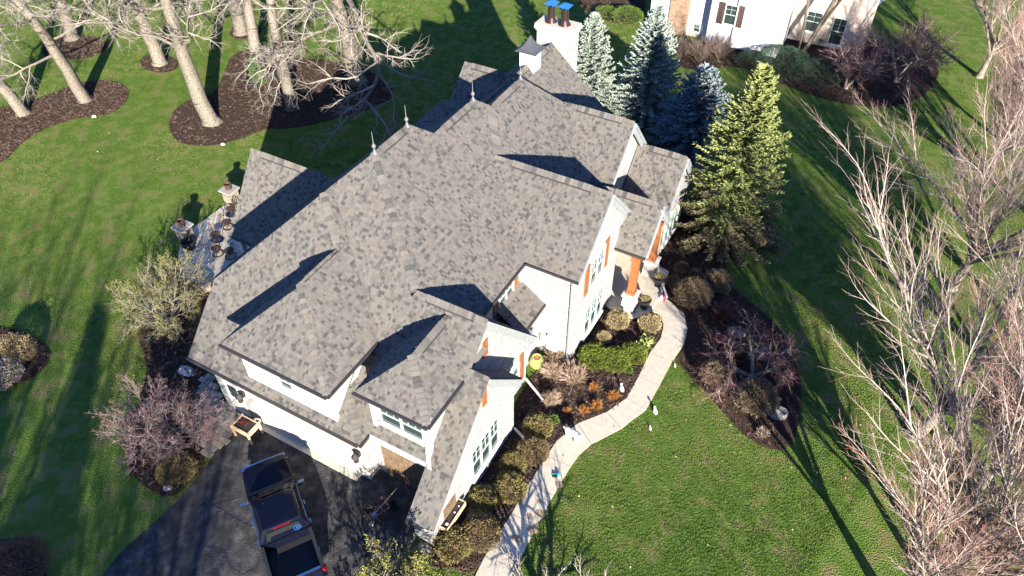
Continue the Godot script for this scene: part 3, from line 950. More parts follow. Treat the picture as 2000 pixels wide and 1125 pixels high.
func smooth_loop(poly: Array, times := 2) -> Array:
	var p := poly
	for k in times:
		var o := []
		for i in p.size():
			var a: Vector2 = p[i]; var b: Vector2 = p[(i + 1) % p.size()]
			o.append(a.lerp(b, 0.25)); o.append(a.lerp(b, 0.75))
		p = o
	return p

func ribbon(mb: MB, pts: Array, w: float, y: float) -> void:
	for i in pts.size() - 1:
		var a: Vector2 = pts[i]; var b: Vector2 = pts[i + 1]
		var s := (b - a).normalized().orthogonal() * w * 0.5
		var wob := s * rf(0.6, 1.4)
		mb.quad(Vector3(a.x + s.x, y, a.y + s.y), Vector3(a.x - s.x, y, a.y - s.y), Vector3(b.x - wob.x, y, b.y - wob.y), Vector3(b.x + wob.x, y, b.y + wob.y))

var beds := []
var hard := []      # polygons without grass

func structure(called: String, mb: MB, m: Material) -> MeshInstance3D:
	var o := part(called, mb, m, self)
	o.set_meta("kind", "structure")
	return o

func mulch_bed(poly: Array, label: String) -> void:
	var p := smooth_loop(poly)
	beds.append(PackedVector2Array(p))
	var mb := MB.new()
	slab_poly(mb, p, -0.05, 0.035)
	var o := structure("mulch_bed", mb, M.mulch_bed)
	o.set_meta("label", label)

func in_any(p: Vector2, list: Array) -> bool:
	for q in list:
		if Geometry2D.is_point_in_polygon(p, q): return true
	return false

func build_ground() -> void:
	var mb := MB.new()
	var n := 1
	mb.quad(Vector3(-400, 0, 400), Vector3(400, 0, 400), Vector3(400, 0, -400), Vector3(-400, 0, -400))
	structure("lawn", mb, M.lawn_soil)
	# drive
	var drive := [Vector2(-6.04, 10.18), Vector2(-6.39, 8.14), Vector2(-6.54, 7.26), Vector2(-6.30, 4.47), Vector2(-6.52, 2.63), Vector2(-6.41, 1.05), Vector2(-6.24, 0.41), Vector2(-6.00, -0.09), Vector2(-3.45, -0.05), Vector2(-0.66, 0.0), Vector2(0.02, 0.01), Vector2(0.04, -0.61), Vector2(2.42, -0.55), Vector2(3.75, -0.20), Vector2(2.96, 0.98), Vector2(3.51, 2.09), Vector2(5.17, 5.32), Vector2(2.16, 13.35)]
	hard.append(PackedVector2Array(drive))
	mb = MB.new()
	slab_poly(mb, drive, -0.1, 0.008)
	var dv := structure("driveway", mb, M.asphalt)
	var cracks := [[Vector2(-6.28, 7.29), Vector2(-5.35, 5.87), Vector2(-4.86, 3.93), Vector2(-4.20, 3.17)], [Vector2(-5.36, 4.00), Vector2(-4.25, 3.98), Vector2(-3.43, 3.98), Vector2(-2.89, 3.92)], [Vector2(-3.88, 5.44), Vector2(-3.15, 5.20), Vector2(-2.47, 5.52), Vector2(-1.92, 5.55)], [Vector2(-1.85, 5.63), Vector2(-1.55, 5.12), Vector2(-1.70, 4.75)], [Vector2(-1.35, 2.75), Vector2(-1.17, 2.02), Vector2(-1.23, 1.47), Vector2(-1.11, 0.39)],
		[Vector2(-1.12, 2.24), Vector2(-0.65, 1.86), Vector2(0.63, 1.02), Vector2(1.01, 0.68)], [Vector2(0.66, 3.32), Vector2(1.09, 2.61), Vector2(1.72, 2.15)], [Vector2(-4.71, 7.21), Vector2(-4.67, 6.62), Vector2(-4.15, 6.61), Vector2(-3.70, 6.65)], [Vector2(-5.42, 2.36), Vector2(-5.71, 2.80), Vector2(-6.08, 3.14)], [Vector2(-5.44, 0.64), Vector2(-4.87, 0.62), Vector2(-4.49, 0.85)]]
	for c in cracks:
		var cm := MB.new()
		var fine := []
		for i in c.size() - 1:
			for k in 4:
				fine.append((c[i] as Vector2).lerp(c[i + 1], k / 4.0) + Vector2(rf(-0.04, 0.04), rf(-0.04, 0.04)))
		fine.append(c[c.size() - 1])
		ribbon(cm, fine, 0.045, 0.0125)
		part("crack_sealant", cm, M.sealant, dv)
	# walk, poured slab by slab
	var joints := [[Vector2(6.04, 4.07), Vector2(7.31, 3.41)], [Vector2(5.83, 1.37), Vector2(7.07, 1.23)], [Vector2(5.73, 0.09), Vector2(7.01, -0.03)], [Vector2(5.80, -1.49), Vector2(6.94, -1.52)], [Vector2(5.78, -2.96), Vector2(6.91, -3.00)], [Vector2(5.80, -4.53), Vector2(6.94, -4.57)], [Vector2(5.85, -5.40), Vector2(7.00, -5.23)], [Vector2(6.25, -6.66), Vector2(7.23, -5.99)], [Vector2(7.12, -7.85), Vector2(8.05, -7.34)],
		[Vector2(7.60, -8.99), Vector2(8.62, -8.81)], [Vector2(7.60, -10.40), Vector2(8.66, -10.41)], [Vector2(7.53, -12.00), Vector2(8.67, -12.01)], [Vector2(7.65, -13.11), Vector2(8.79, -13.36)], [Vector2(7.50, -13.87), Vector2(8.62, -14.29)], [Vector2(7.21, -14.42), Vector2(8.10, -15.23)], [Vector2(6.86, -14.63), Vector2(7.32, -15.66)], [Vector2(6.48, -14.54), Vector2(6.49, -16.01)]]
	var walk := Node3D.new()
	walk.name = "front_walk"
	add_child(walk)
	walk.set_meta("kind", "structure")
	var wl := []
	var wr := []
	for i in joints.size():
		wl.append(joints[i][0]); wr.push_front(joints[i][1])
	hard.append(PackedVector2Array(wl + wr))
	for i in joints.size() - 1:
		if i == 6 or i == 12 or i == 13 or i == 15: continue
		var last := i + 1
		var poly := [joints[i][0]]
		if i == 5 or i == 14: last = i + 2
		if i == 11: last = i + 3
		for k in range(i + 1, last + 1): poly.append(joints[k][0])
		for k in range(last, i - 1, -1): poly.append(joints[k][1])
		var shr := Geometry2D.offset_polygon(PackedVector2Array(poly), -0.014)
		var sm := MB.new()
		slab_poly(sm, Array(shr[0]), -0.05, 0.05)
		part("slab", sm, M.concrete, walk)
	var st := MB.new()
	for q in [Vector2(6.88, -3.57), Vector2(6.53, -2.51), Vector2(6.52, -1.74), Vector2(6.83, -2.03), Vector2(6.50, -0.67), Vector2(6.85, -1.30)]:
		var blob := []
		var rr := rf(0.07, 0.16)
		for k in 12:
			blob.append(q + Vector2(rr * 1.6, 0).rotated(TAU * k / 12.0) * Vector2(1.0, 0.7) * rf(0.8, 1.15))
		tri_poly(st, blob, 0.0545)
	part("rust_stain", st, M.stain, walk)
	# porch floor
	var pf := [Vector2(2.8, -14.2), Vector2(5.2, -13.6), Vector2(6.0, -13.62), Vector2(6.55, -14.35), Vector2(6.6, -16.2), Vector2(6.35, -17.75), Vector2(2.8, -18.5)]
	hard.append(PackedVector2Array(pf))
	mb = MB.new()
	slab_poly(mb, pf, -0.05, 0.11)
	structure("porch_floor", mb, M.concrete)
	# patio behind the house
	var pat := [Vector2(-18.66, -7.32), Vector2(-18.56, -10.87), Vector2(-17.88, -15.13), Vector2(-13.42, -14.61), Vector2(-12.41, -12.42), Vector2(-13.95, -5.06), Vector2(-14.30, -4.61), Vector2(-15.89, -5.14), Vector2(-17.61, -6.04)]
	hard.append(PackedVector2Array(pat))
	mb = MB.new()
	slab_poly(mb, pat, -0.05, 0.06)
	structure("patio", mb, M.patio_stone)
	# paver apron beside the drive
	var pav := [Vector2(-10.50, -1.16), Vector2(-10.02, -0.25), Vector2(-9.41, 0.65), Vector2(-8.45, 1.79), Vector2(-7.58, 2.44), Vector2(-6.53, 2.50), Vector2(-6.43, 1.03), Vector2(-6.26, 0.39), Vector2(-6.02, -0.08), Vector2(-7.93, 0.02), Vector2(-10.01, -0.94)]
	hard.append(PackedVector2Array(pav))
	mb = MB.new()
	slab_poly(mb, pav, -0.05, 0.012)
	var apron := structure("paver_apron", mb, M.soil)
	var stones := []
	for w in [0.42, 0.28, 0.2]:
		for t in 3:
			var sm := MB.new()
			var g: Color = [Color(0.30, 0.27, 0.21), Color(0.24, 0.22, 0.185), Color(0.36, 0.32, 0.245)][t]
			sm.col = g
			var hx: float = w * 0.5 - 0.006
			var hz := 0.134
			sm.hexa([Vector3(-hx, 0, hz), Vector3(hx, 0, hz), Vector3(hx, 0, -hz), Vector3(-hx, 0, -hz), Vector3(-hx + 0.012, 0.03, hz - 0.012), Vector3(hx - 0.012, 0.03, hz - 0.012), Vector3(hx - 0.012, 0.03, -hz + 0.012), Vector3(-hx + 0.012, 0.03, -hz + 0.012)])
			stones.append(sm.mesh(M.paver))
	var pp := PackedVector2Array(pav)
	for row in 22:
		var z := 3.2 - row * 0.28
		var x := -11.5 + rf(0, 0.3)
		while x < -5.5:
			var k := rng.randi_range(0, 2)
			var w: float = [0.42, 0.28, 0.2][k]
			var c := Vector2(x + w * 0.5, z)
			if Geometry2D.is_point_in_polygon(c, pp) and Geometry2D.is_point_in_polygon(c + Vector2(w * 0.3, 0.1), pp) and Geometry2D.is_point_in_polygon(c - Vector2(w * 0.3, 0.1), pp):
				put("paver", stones[k * 3 + rng.randi_range(0, 2)], apron, Transform3D(Basis(), Vector3(c.x, 0.008 + rf(-0.003, 0.004), z)))
			x += w
	# planting beds
	mulch_bed([Vector2(4.87, 1.56), Vector2(5.83, 1.37), Vector2(5.73, 0.09), Vector2(5.80, -1.49), Vector2(5.78, -2.96), Vector2(5.80, -4.53), Vector2(5.85, -5.40), Vector2(5.98, -6.04), Vector2(6.25, -6.66), Vector2(7.12, -7.85), Vector2(7.49, -8.54), Vector2(7.61, -9.09), Vector2(7.60, -10.40), Vector2(7.53, -12.00), Vector2(7.61, -13.08), Vector2(7.50, -13.87), Vector2(7.21, -14.42), Vector2(6.81, -14.60), Vector2(6.46, -14.53), Vector2(5.91, -14.10), Vector2(4.38, -14.38), Vector2(3.91, -11.11), Vector2(3.14, -7.79), Vector2(3.36, -5.93), Vector2(3.37, -4.09), Vector2(3.57, 0.64), Vector2(4.02, 2.03)], "dark mulch bed between the house front and the concrete walk")
	mulch_bed([Vector2(6.47, -16.00), Vector2(7.10, -15.67), Vector2(7.74, -15.40), Vector2(8.31, -14.79), Vector2(8.68, -14.13), Vector2(8.88, -13.11), Vector2(8.76, -12.10), Vector2(9.12, -11.94), Vector2(10.68, -11.02), Vector2(12.04, -10.10), Vector2(12.75, -9.64), Vector2(13.94, -9.36), Vector2(14.79, -9.88), Vector2(14.71, -12.21), Vector2(14.12, -14.21), Vector2(13.10, -16.19), Vector2(11.21, -17.52), Vector2(9.51, -18.28), Vector2(8.72, -19.64), Vector2(9.06, -21.14), Vector2(10.28, -22.89), Vector2(9.67, -25.13), Vector2(7.69, -25.68), Vector2(4.89, -26.46), Vector2(5.41, -22.25), Vector2(5.41, -18.98), Vector2(5.71, -17.07)], "dark mulch bed under the spruce and the crooked low tree")
	mulch_bed([Vector2(-14.42, -5.23), Vector2(-14.72, -4.63), Vector2(-15.78, -2.69), Vector2(-15.09, -0.99), Vector2(-13.41, -0.05), Vector2(-12.55, 0.50), Vector2(-11.72, 1.76), Vector2(-10.76, 3.13), Vector2(-9.79, 4.07), Vector2(-9.04, 4.56), Vector2(-7.89, 4.79), Vector2(-6.64, 4.63), Vector2(-6.49, 4.10), Vector2(-6.46, 2.57), Vector2(-7.64, 2.47), Vector2(-8.67, 1.66), Vector2(-9.56, 0.57), Vector2(-10.09, -0.31), Vector2(-10.54, -1.21), Vector2(-10.72, -1.91)], "dark mulch bed along the paver apron beside the garage")
	mulch_bed([Vector2(-28.53, -15.32), Vector2(-26.97, -14.20), Vector2(-25.43, -13.95), Vector2(-23.65, -14.80), Vector2(-22.60, -16.60), Vector2(-22.25, -18.06), Vector2(-20.96, -18.63), Vector2(-19.56, -20.12), Vector2(-18.24, -22.32), Vector2(-17.23, -24.02), Vector2(-17.03, -25.31), Vector2(-17.86, -26.47), Vector2(-19.83, -27.42), Vector2(-22.65, -28.00), Vector2(-25.39, -27.13), Vector2(-27.82, -26.54), Vector2(-29.44, -27.08), Vector2(-31.08, -25.99), Vector2(-31.75, -24.48), Vector2(-30.24, -22.40), Vector2(-28.46, -19.50), Vector2(-29.47, -18.62), Vector2(-29.52, -16.87)], "large mulch bed round the big oaks behind the house")
	mulch_bed([Vector2(-36.49, -4.26), Vector2(-33.89, -6.63), Vector2(-34.97, -8.83), Vector2(-35.23, -9.92), Vector2(-35.08, -11.36), Vector2(-34.45, -12.73), Vector2(-32.81, -14.00), Vector2(-32.97, -15.43), Vector2(-33.78, -16.65), Vector2(-35.46, -17.54), Vector2(-37.10, -17.23), Vector2(-38.54, -15.93), Vector2(-38.78, -13.98), Vector2(-39.19, -12.64), Vector2(-39.52, -11.68), Vector2(-40.47, -10.77), Vector2(-43.12, -7.66)], "long mulch bed under the two pale leaning oaks")
	mulch_bed([Vector2(-37.00, -20.29), Vector2(-35.78, -19.70), Vector2(-34.35, -19.87), Vector2(-33.65, -20.61), Vector2(-34.15, -21.68), Vector2(-35.57, -22.19), Vector2(-36.97, -21.89), Vector2(-37.51, -21.13)], "small round mulch ring at the foot of an oak")
	mulch_bed([Vector2(-45.39, -17.94), Vector2(-43.94, -17.40), Vector2(-42.21, -17.89), Vector2(-40.66, -19.21), Vector2(-41.11, -20.87), Vector2(-42.77, -21.64), Vector2(-45.10, -21.07), Vector2(-46.28, -19.61)], "oval mulch ring round the oak farthest up the lawn")
	mulch_bed([Vector2(-34.65, -27.22), Vector2(-33.55, -26.60), Vector2(-32.53, -26.96), Vector2(-32.03, -28.04), Vector2(-32.90, -29.23), Vector2(-34.22, -29.57), Vector2(-35.27, -28.78)], "round mulch ring beyond the big bed")
	mulch_bed([Vector2(-22.64, 2.79), Vector2(-21.30, 2.05), Vector2(-20.25, 1.66), Vector2(-18.59, 1.63), Vector2(-17.65, 1.85), Vector2(-17.11, 2.42), Vector2(-17.05, 3.37), Vector2(-17.43, 4.20), Vector2(-18.92, 5.22)], "round mulch bed with two pale shrubs on the side lawn")
	mulch_bed([Vector2(-12.20, 9.62), Vector2(-11.07, 9.09), Vector2(-10.36, 8.67), Vector2(-9.20, 8.62), Vector2(-8.20, 9.15), Vector2(-7.12, 9.95), Vector2(-9.59, 11.32)], "mulch bed round a reddish brown shrub")
	mulch_bed([Vector2(-1.07, -38.95), Vector2(1.05, -39.95), Vector2(2.90, -41.58), Vector2(4.17, -41.22), Vector2(6.24, -40.56), Vector2(9.33, -39.80), Vector2(12.41, -40.02), Vector2(14.59, -41.60), Vector2(15.83, -43.86), Vector2(16.25, -46.65), Vector2(16.16, -49.23), Vector2(14.72, -50.29), Vector2(12.52, -50.03), Vector2(9.57, -49.38), Vector2(6.96, -50.47), Vector2(3.10, -49.40), Vector2(-1.70, -43.20)], "wide mulch bed in front of the neighboring house")
	mulch_bed([Vector2(-13.64, -47.65), Vector2(-7.92, -50.78), Vector2(-5.97, -45.07), Vector2(-7.44, -43.62), Vector2(-10.95, -44.53)], "mulch strip with green shrubs beside the brick chimney")
	var road := [Vector2(8.38, -54.46), Vector2(9.68, -55.18), Vector2(10.77, -59.81), Vector2(8.71, -63.06), Vector2(6.74, -59.43)]
	mb = MB.new()
	slab_poly(mb, road, -0.05, 0.012)
	hard.append(PackedVector2Array(road))
	structure("neighbor_drive", mb, M.concrete)

func scatter_ground() -> void:
	# grass: short tufts over the lawn in view, one mass
	var house_plan := PackedVector2Array([Vector2(-8.2, 0.0), Vector2(0, 0), Vector2(3.0, 1.2), Vector2(4.0, 1.2), Vector2(4.5, -9), Vector2(4.5, -14.5), Vector2(5.4, -18), Vector2(5.4, -22), Vector2(0, -24), Vector2(-7, -23), Vector2(-8, -16)])
	var blk := beds + hard
	var boxes := []
	for q in blk:
		var lo: Vector2 = q[0]
		var hi: Vector2 = q[0]
		for p in q:
			lo = Vector2(minf(lo.x, p.x), minf(lo.y, p.y)); hi = Vector2(maxf(hi.x, p.x), maxf(hi.y, p.y))
		boxes.append(Rect2(lo, hi - lo))
	var tuft := MB.new()
	tuft.col = Color(1, 1, 1)
	for k in 9:
		var t := TAU * k / 9.0 + rf(-0.3, 0.3)
		var base := Vector3(cos(t) * rf(0.01, 0.1), 0, sin(t) * rf(0.01, 0.1))
		var d := Vector3(cos(t) * rf(0.2, 0.9), 1.0, sin(t) * rf(0.2, 0.9)).normalized()
		tuft.leaf(base, d, d.cross(Vector3(cos(t), 0, sin(t))).normalized(), rf(0.035, 0.08), rf(0.008, 0.014))
	var tm := tuft.mesh(M.blades)
	var nz := FastNoiseLite.new()
	nz.seed = 5
	nz.frequency = 0.09
	var tall := FastNoiseLite.new()
	tall.seed = 9
	tall.frequency = 0.6
	var spots := []
	var cam_at := Vector2(12.91, 11.12)
	var tries := 0
	while spots.size() < 110000 and tries < 400000:
		tries += 1
		# denser where the camera stands near
		var ang := rf(-0.75, 0.75)
		var dist := 5.0 + 72.0 * pow(rng.randf(), 1.25)
		var dir := Vector2(-sin(deg_to_rad(29.2) - ang), -cos(deg_to_rad(29.2) - ang))
		var p := cam_at + dir * dist
		var bad := Geometry2D.is_point_in_polygon(p, house_plan)
		if not bad:
			for i in blk.size():
				if boxes[i].has_point(p) and Geometry2D.is_point_in_polygon(p, blk[i]):
					bad = true
					break
		if bad: continue
		spots.append(p)
	var mm := MultiMesh.new()
	mm.transform_format = MultiMesh.TRANSFORM_3D
	mm.use_colors = true
	mm.mesh = tm
	mm.instance_count = spots.size()
	for i in spots.size():
		var p: Vector2 = spots[i]
		var v := nz.get_noise_2d(p.x, p.y)
		var s := rf(0.5, 1.05) * (1.0 + 0.35 * tall.get_noise_2d(p.x, p.y))
		mm.set_instance_transform(i, Transform3D(Basis(Vector3.UP, rf(0, TAU)).scaled(Vector3(s, s, s)), Vector3(p.x, -0.005, p.y)))
		var g := clampf(0.45 + v * 1.7 + rf(-0.22, 0.22), 0, 1)
		var cl := Color(0.070, 0.124, 0.020).lerp(Color(0.142, 0.18, 0.045), g)
		if rng.randf() < 0.03 + 0.1 * maxf(0.0, v): cl = Color(0.17, 0.145, 0.06)
		var dry := 0.0      # thin dry turf where the maples drink
		for dc in [[Vector2(15.14, -18.09), 6.5], [Vector2(16.94, -16.13), 5.5], [Vector2(12.53, -21.74), 4.0], [Vector2(-31.54, -6.38), 4.0], [Vector2(-25.65, -12.77), 3.0]]:
			dry = maxf(dry, 1.0 - p.distance_to(dc[0]) / dc[1] + 0.5 * v)
		if rng.randf() < dry * 1.1: cl = cl.lerp(Color(0.19, 0.17, 0.075), rf(0.4, 0.9))
		mm.set_instance_color(i, cl)
	var gi := MultiMeshInstance3D.new()
	gi.multimesh = mm
	gi.name = "grass"
	add_child(gi)
	tag(gi, "short green lawn grass covering the yard", "grass", "", "stuff")
	# mulch chips
	var chip := MB.new()
	chip.col = Color(1, 1, 1)
	chip.box(Vector3.ZERO, Vector3(0.09, 0.012, 0.022))
	chip.box(Vector3(0.04, 0.01, 0.04), Vector3(0.05, 0.01, 0.018), Basis(Vector3.UP, 0.9))
	chip.box(Vector3(-0.05, 0.012, -0.03), Vector3(0.06, 0.01, 0.016), Basis(Vector3.UP, -0.6).rotated(Vector3.RIGHT, 0.4))
	var cmesh := chip.mesh(M.chips)
	var cs := []
	for bi in beds.size():
		var q: PackedVector2Array = beds[bi]
		var lo: Vector2 = q[0]
		var hi: Vector2 = q[0]
		for p in q:
			lo = Vector2(minf(lo.x, p.x), minf(lo.y, p.y)); hi = Vector2(maxf(hi.x, p.x), maxf(hi.y, p.y))
		var want := int((hi.x - lo.x) * (hi.y - lo.y) * (70.0 if lo.y > -22 else 26.0))
		for k in mini(want, 9000):
			var p := Vector2(rf(lo.x, hi.x), rf(lo.y, hi.y))
			if Geometry2D.is_point_in_polygon(p, q): cs.append(p)
	var cmm := MultiMesh.new()
	cmm.transform_format = MultiMesh.TRANSFORM_3D
	cmm.use_colors = true
	cmm.mesh = cmesh
	cmm.instance_count = cs.size()
	for i in cs.size():
		var s := rf(0.7, 1.6)
		cmm.set_instance_transform(i, Transform3D(Basis.from_euler(Vector3(rf(-0.4, 0.4), rf(0, TAU), rf(-0.4, 0.4))).scaled(Vector3(s, s, s)), Vector3(cs[i].x, 0.045, cs[i].y)))
		var t := rng.randf()
		cmm.set_instance_color(i, Color(0.040, 0.027, 0.021).lerp(Color(0.16, 0.112, 0.088), t * t) if rng.randf() > 0.04 else Color(0.20, 0.15, 0.115))
	var ci := MultiMeshInstance3D.new()
	ci.multimesh = cmm
	ci.name = "mulch_chips"
	add_child(ci)
	tag(ci, "shredded brown bark mulch covering the planting beds", "mulch", "", "stuff")
	# dry leaves blown over the lawn and the beds
	var lf := MB.new()
	lf.col = Color(1, 1, 1)
	lf.leaf(Vector3(-0.06, 0, 0), Vector3(1, 0.15, 0).normalized(), Vector3(0, 0.2, 1).normalized(), 0.13, 0.045)
	var lm := MultiMesh.new()
	lm.transform_format = MultiMesh.TRANSFORM_3D
	lm.use_colors = true
	lm.mesh = lf.mesh(M.leaves)
	var ls := []
	for k in 240:
		var c: Vector2 = [Vector2(12.70, -36.60), Vector2(12.01, -33.51), Vector2(5.55, -40.34), Vector2(1.88, -42.30), Vector2(13.23, -9.55), Vector2(-22.28, -23.38), Vector2(9.63, -5.56), Vector2(-28.25, -11.34), Vector2(-8.07, -43.81)][k % 9]
		ls.append(c + Vector2(rng.randfn(0, 2.6), rng.randfn(0, 2.6)))
	lm.instance_count = ls.size()
	for i in ls.size():
		var s := rf(0.45, 0.9)
		lm.set_instance_transform(i, Transform3D(Basis.from_euler(Vector3(rf(-0.5, 0.5), rf(0, TAU), 0)).scaled(Vector3(s, s, s)), Vector3(ls[i].x, 0.075, ls[i].y)))
		lm.set_instance_color(i, Color(0.30, 0.17, 0.09).lerp(Color(0.5, 0.38, 0.22), rng.randf()))
	var li := MultiMeshInstance3D.new()
	li.multimesh = lm
	li.name = "fallen_leaves"
	add_child(li)
	tag(li, "scattered dry tan leaves lying on the lawn", "leaves", "", "stuff")

# ---------------------------------------------------------------- trees and shrubs
func bend(d: Vector3, amount: float) -> Vector3:
	return (d + Vector3(rng.randfn(0, amount), rng.randfn(0, amount), rng.randfn(0, amount))).normalized()

# spec: levels [count, length ratio, angle, segments], wander, rise (pull upwards), bark, twig, tip colours
func grow(tr: MB, cr: MB, p: Vector3, d: Vector3, l: float, r: float, lev: int, sp: Dictionary) -> void:
	var last: int = sp.levels.size()
	var segs: int = sp.segs[lev]
	var mb := tr if lev <= sp.get("trunk_levels", 1) else cr
	var sides: int = [9, 6, 5, 3, 3, 3][lev]
	var t := float(lev) / last
	mb.col = (sp.bark as Color).lerp(sp.twig, clampf(t * 1.2, 0, 1))
	if lev == last: mb.col = (sp.twig as Color).lerp(sp.tip, rng.randf())
	var v := rf(0.85, 1.15)
	mb.col = Color(mb.col.r * v, mb.col.g * v, mb.col.b * v)
	var keep := mb.col
	var pts := [p]
	var dirs := [d]
	var rads := [r]
	for i in segs:
		var rr := r * lerpf(1.0, sp.get("taper", 0.45), float(i + 1) / segs)
		if lev == last and i == segs - 1: rr = r * 0.35
		d = bend(d, sp.wander * (0.45 if lev == 0 else 1.0))
		d = (d + Vector3.UP * sp.rise[lev]).normalized()
		var q := p + d * (l / segs)
		if q.y < 0.12 and lev > 0:
			q.y = 0.12
			d = Vector3(d.x, absf(d.y) * 0.3, d.z).normalized()
		if lev == 0 and i == 0: mb.tube(p - d * 0.15, p + d * 0.25, r * 1.5, r * 1.08, sides)
		mb.tube(p, q, rads[i], rr, sides)
		p = q
		pts.append(p); dirs.append(d); rads.append(rr)
	if lev == last: return
	var nn: int = sp.levels[lev][0]
	var spin := rf(0, TAU)
	for k in nn:
		var f := lerpf(sp.start[lev], 1.0, (k + rf(0.1, 0.9)) / nn)
		if k == nn - 1: f = 1.0
		var x := f * segs
		var i := mini(int(x), segs - 1)
		var at: Vector3 = (pts[i] as Vector3).lerp(pts[i + 1], x - i)
		var bd: Vector3 = dirs[mini(i + 1, segs)]
		spin += 2.4 + rf(-0.5, 0.5)
		var side := bd.cross(Vector3(0.31, 0.17, 0.93)).normalized().rotated(bd, spin)
		var ang: float = sp.levels[lev][2] * rf(0.7, 1.3)
		if k == nn - 1 and lev > 0: ang *= 0.4
		var cd := (bd * cos(ang) + side * sin(ang)).normalized()
		var cl: float = l * sp.levels[lev][1] * rf(0.7, 1.25) * lerpf(1.0, 0.7, f)
		var crd := minf(lerpf(r, rads[segs], f) * 0.8, r * (sp.thin[lev] as float))
		grow(tr, cr, at, cd, cl, maxf(crd, sp.get("least", 0.006)), lev + 1, sp)

func bare_tree(called: String, label: String, at: Vector3, seed_: int, height: float, radius: float, lean: Vector3, sp: Dictionary, group := "", cat := "tree") -> Node3D:
	rng.seed = seed_
	var o := thing(called, label, cat, at, 0.0, group)
	var tr := MB.new()
	var cr := MB.new()
	for s in sp.get("stems", 1):
		var d := lean
		if sp.get("stems", 1) > 1: d = (lean + Vector3(cos(s * 2.1 + seed_), 0, sin(s * 2.1 + seed_)) * sp.splay).normalized()
		grow(tr, cr, Vector3(cos(s * 2.1), 0, sin(s * 2.1)) * (radius * 0.7 if sp.get("stems", 1) > 1 else 0.0), d.normalized(), height, radius, 0, sp)
	for e in sp.get("extra", []):
		grow(tr, cr, e[0], (e[1] as Vector3).normalized(), e[2], e[3], 1, sp)
	part("trunk", tr, M.bark, o)
	if sp.has("bud"):
		var lv := MB.new()
		var m := cr.v.size()
		for k in sp.buds:
			var i := rng.randi_range(0, m / 18 - 1) * 18
			var p: Vector3 = cr.v[i + 1]
			lv.col = (sp.bud as Color).lerp(sp.bud2, rng.randf())
			for q in 2:
				var d := Vector3(rf(-1, 1), rf(0, 1.2), rf(-1, 1)).normalized()
				lv.leaf(p, d, d.cross(Vector3(rf(-1, 1), rf(-1, 1), rf(-1, 1))).normalized(), rf(0.05, 0.1) * sp.bud_size, rf(0.014, 0.03) * sp.bud_size)
		part("crown", cr, M.twigs, o)
		part("leaves", lv, M.leaves, o).set_meta("kind", "stuff")
	else:
		part("crown", cr, M.twigs, o)
	return o

func spruce(label: String, at: Vector3, seed_: int, h: float, r: float, outer: Color, tip: Color, group := "", low := Color(-1, 0, 0)) -> Node3D:
	rng.seed = seed_
	var o := thing("spruce_tree", label, "tree", at, 0.0, group)
	var tr := MB.new()
	tr.col = Color(0.09, 0.065, 0.05)
	tr.tube(Vector3(0, -0.1, 0), Vector3(0, h * 0.97, 0), h * 0.022, 0.015, 8)
	var cr := MB.new()
	var lump := FastNoiseLite.new()
	lump.seed = seed_
	lump.frequency = 0.02
	var y := h * 0.04
	while y < h * 0.985:
		var f := y / h
		var rr := r * pow(1.0 - f, 0.72) * (0.82 + 0.18 * minf(1.0, f * 6))
		var nb := int(lerpf(18, 6, f))
		var spin := rf(0, TAU)
		for k in nb:
			var a := spin + TAU * k / nb + rf(-0.25, 0.25)
			var l := rr * rf(0.58, 1.14) * (1.0 + 0.3 * lump.get_noise_3d(cos(a) * 40.0, y * 22.0, sin(a) * 40.0)) + 0.08
			var out := Vector3(cos(a), 0, sin(a))
			var dead := low.r >= 0 and f < rf(0.12, 0.46)      # bare brown boughs among the green ones
			var droop := lerpf(-0.30, 0.75, f * f)
			var base := Vector3(0, y + rf(-0.08, 0.08), 0)
			var steps := maxi(3, int(l / 0.16))
			var p := base
			var sidev := out.cross(Vector3.UP)
			for i in steps:
				var g := float(i + 1) / steps
				var d := (out + Vector3.UP * (droop + 0.55 * g * g)).normalized()
				var q := p + d * (l / steps)
				if g > 0.16 or l < 0.5:
					for sgn in [-1, 1, 0, -0.5, 0.5]:
						var sd: Vector3 = (d * rf(0.6, 1.0) + sidev * sgn * rf(0.7, 1.1) + Vector3.UP * rf(-0.45, 0.5)).normalized()
						var tl := rf(0.16, 0.3) * lerpf(1.25, 0.75, g) * clampf(r * 0.45, 0.7, 1.25)
						if sgn == 0: tl *= 0.8
						cr.col = (low if dead else outer).lerp(tip, rng.randf() * (0.25 if dead else 0.55))
						var m := q + sd * tl * 0.5 + Vector3(0, 0.015, 0)
						cr.tube(q, m, 0.012, 0.05, 3)
						cr.tube(m, q + sd * tl, 0.05, 0.004, 3)
				p = q
		y += lerpf(0.27, 0.16, f) * clampf(h / 9.0, 0.7, 1.0)
	for k in 5:
		cr.col = tip
		cr.tube(Vector3(0, h * 0.94, 0), Vector3(cos(k * 1.3) * 0.16, h * 0.985 + 0.04 * k, sin(k * 1.3) * 0.16), 0.03, 0.004, 4)
	cr.tube(Vector3(0, h * 0.95, 0), Vector3(0, h, 0), 0.04, 0.005, 4)
	part("trunk", tr, M.bark, o)
	part("crown", cr, M.twigs, o)
	return o

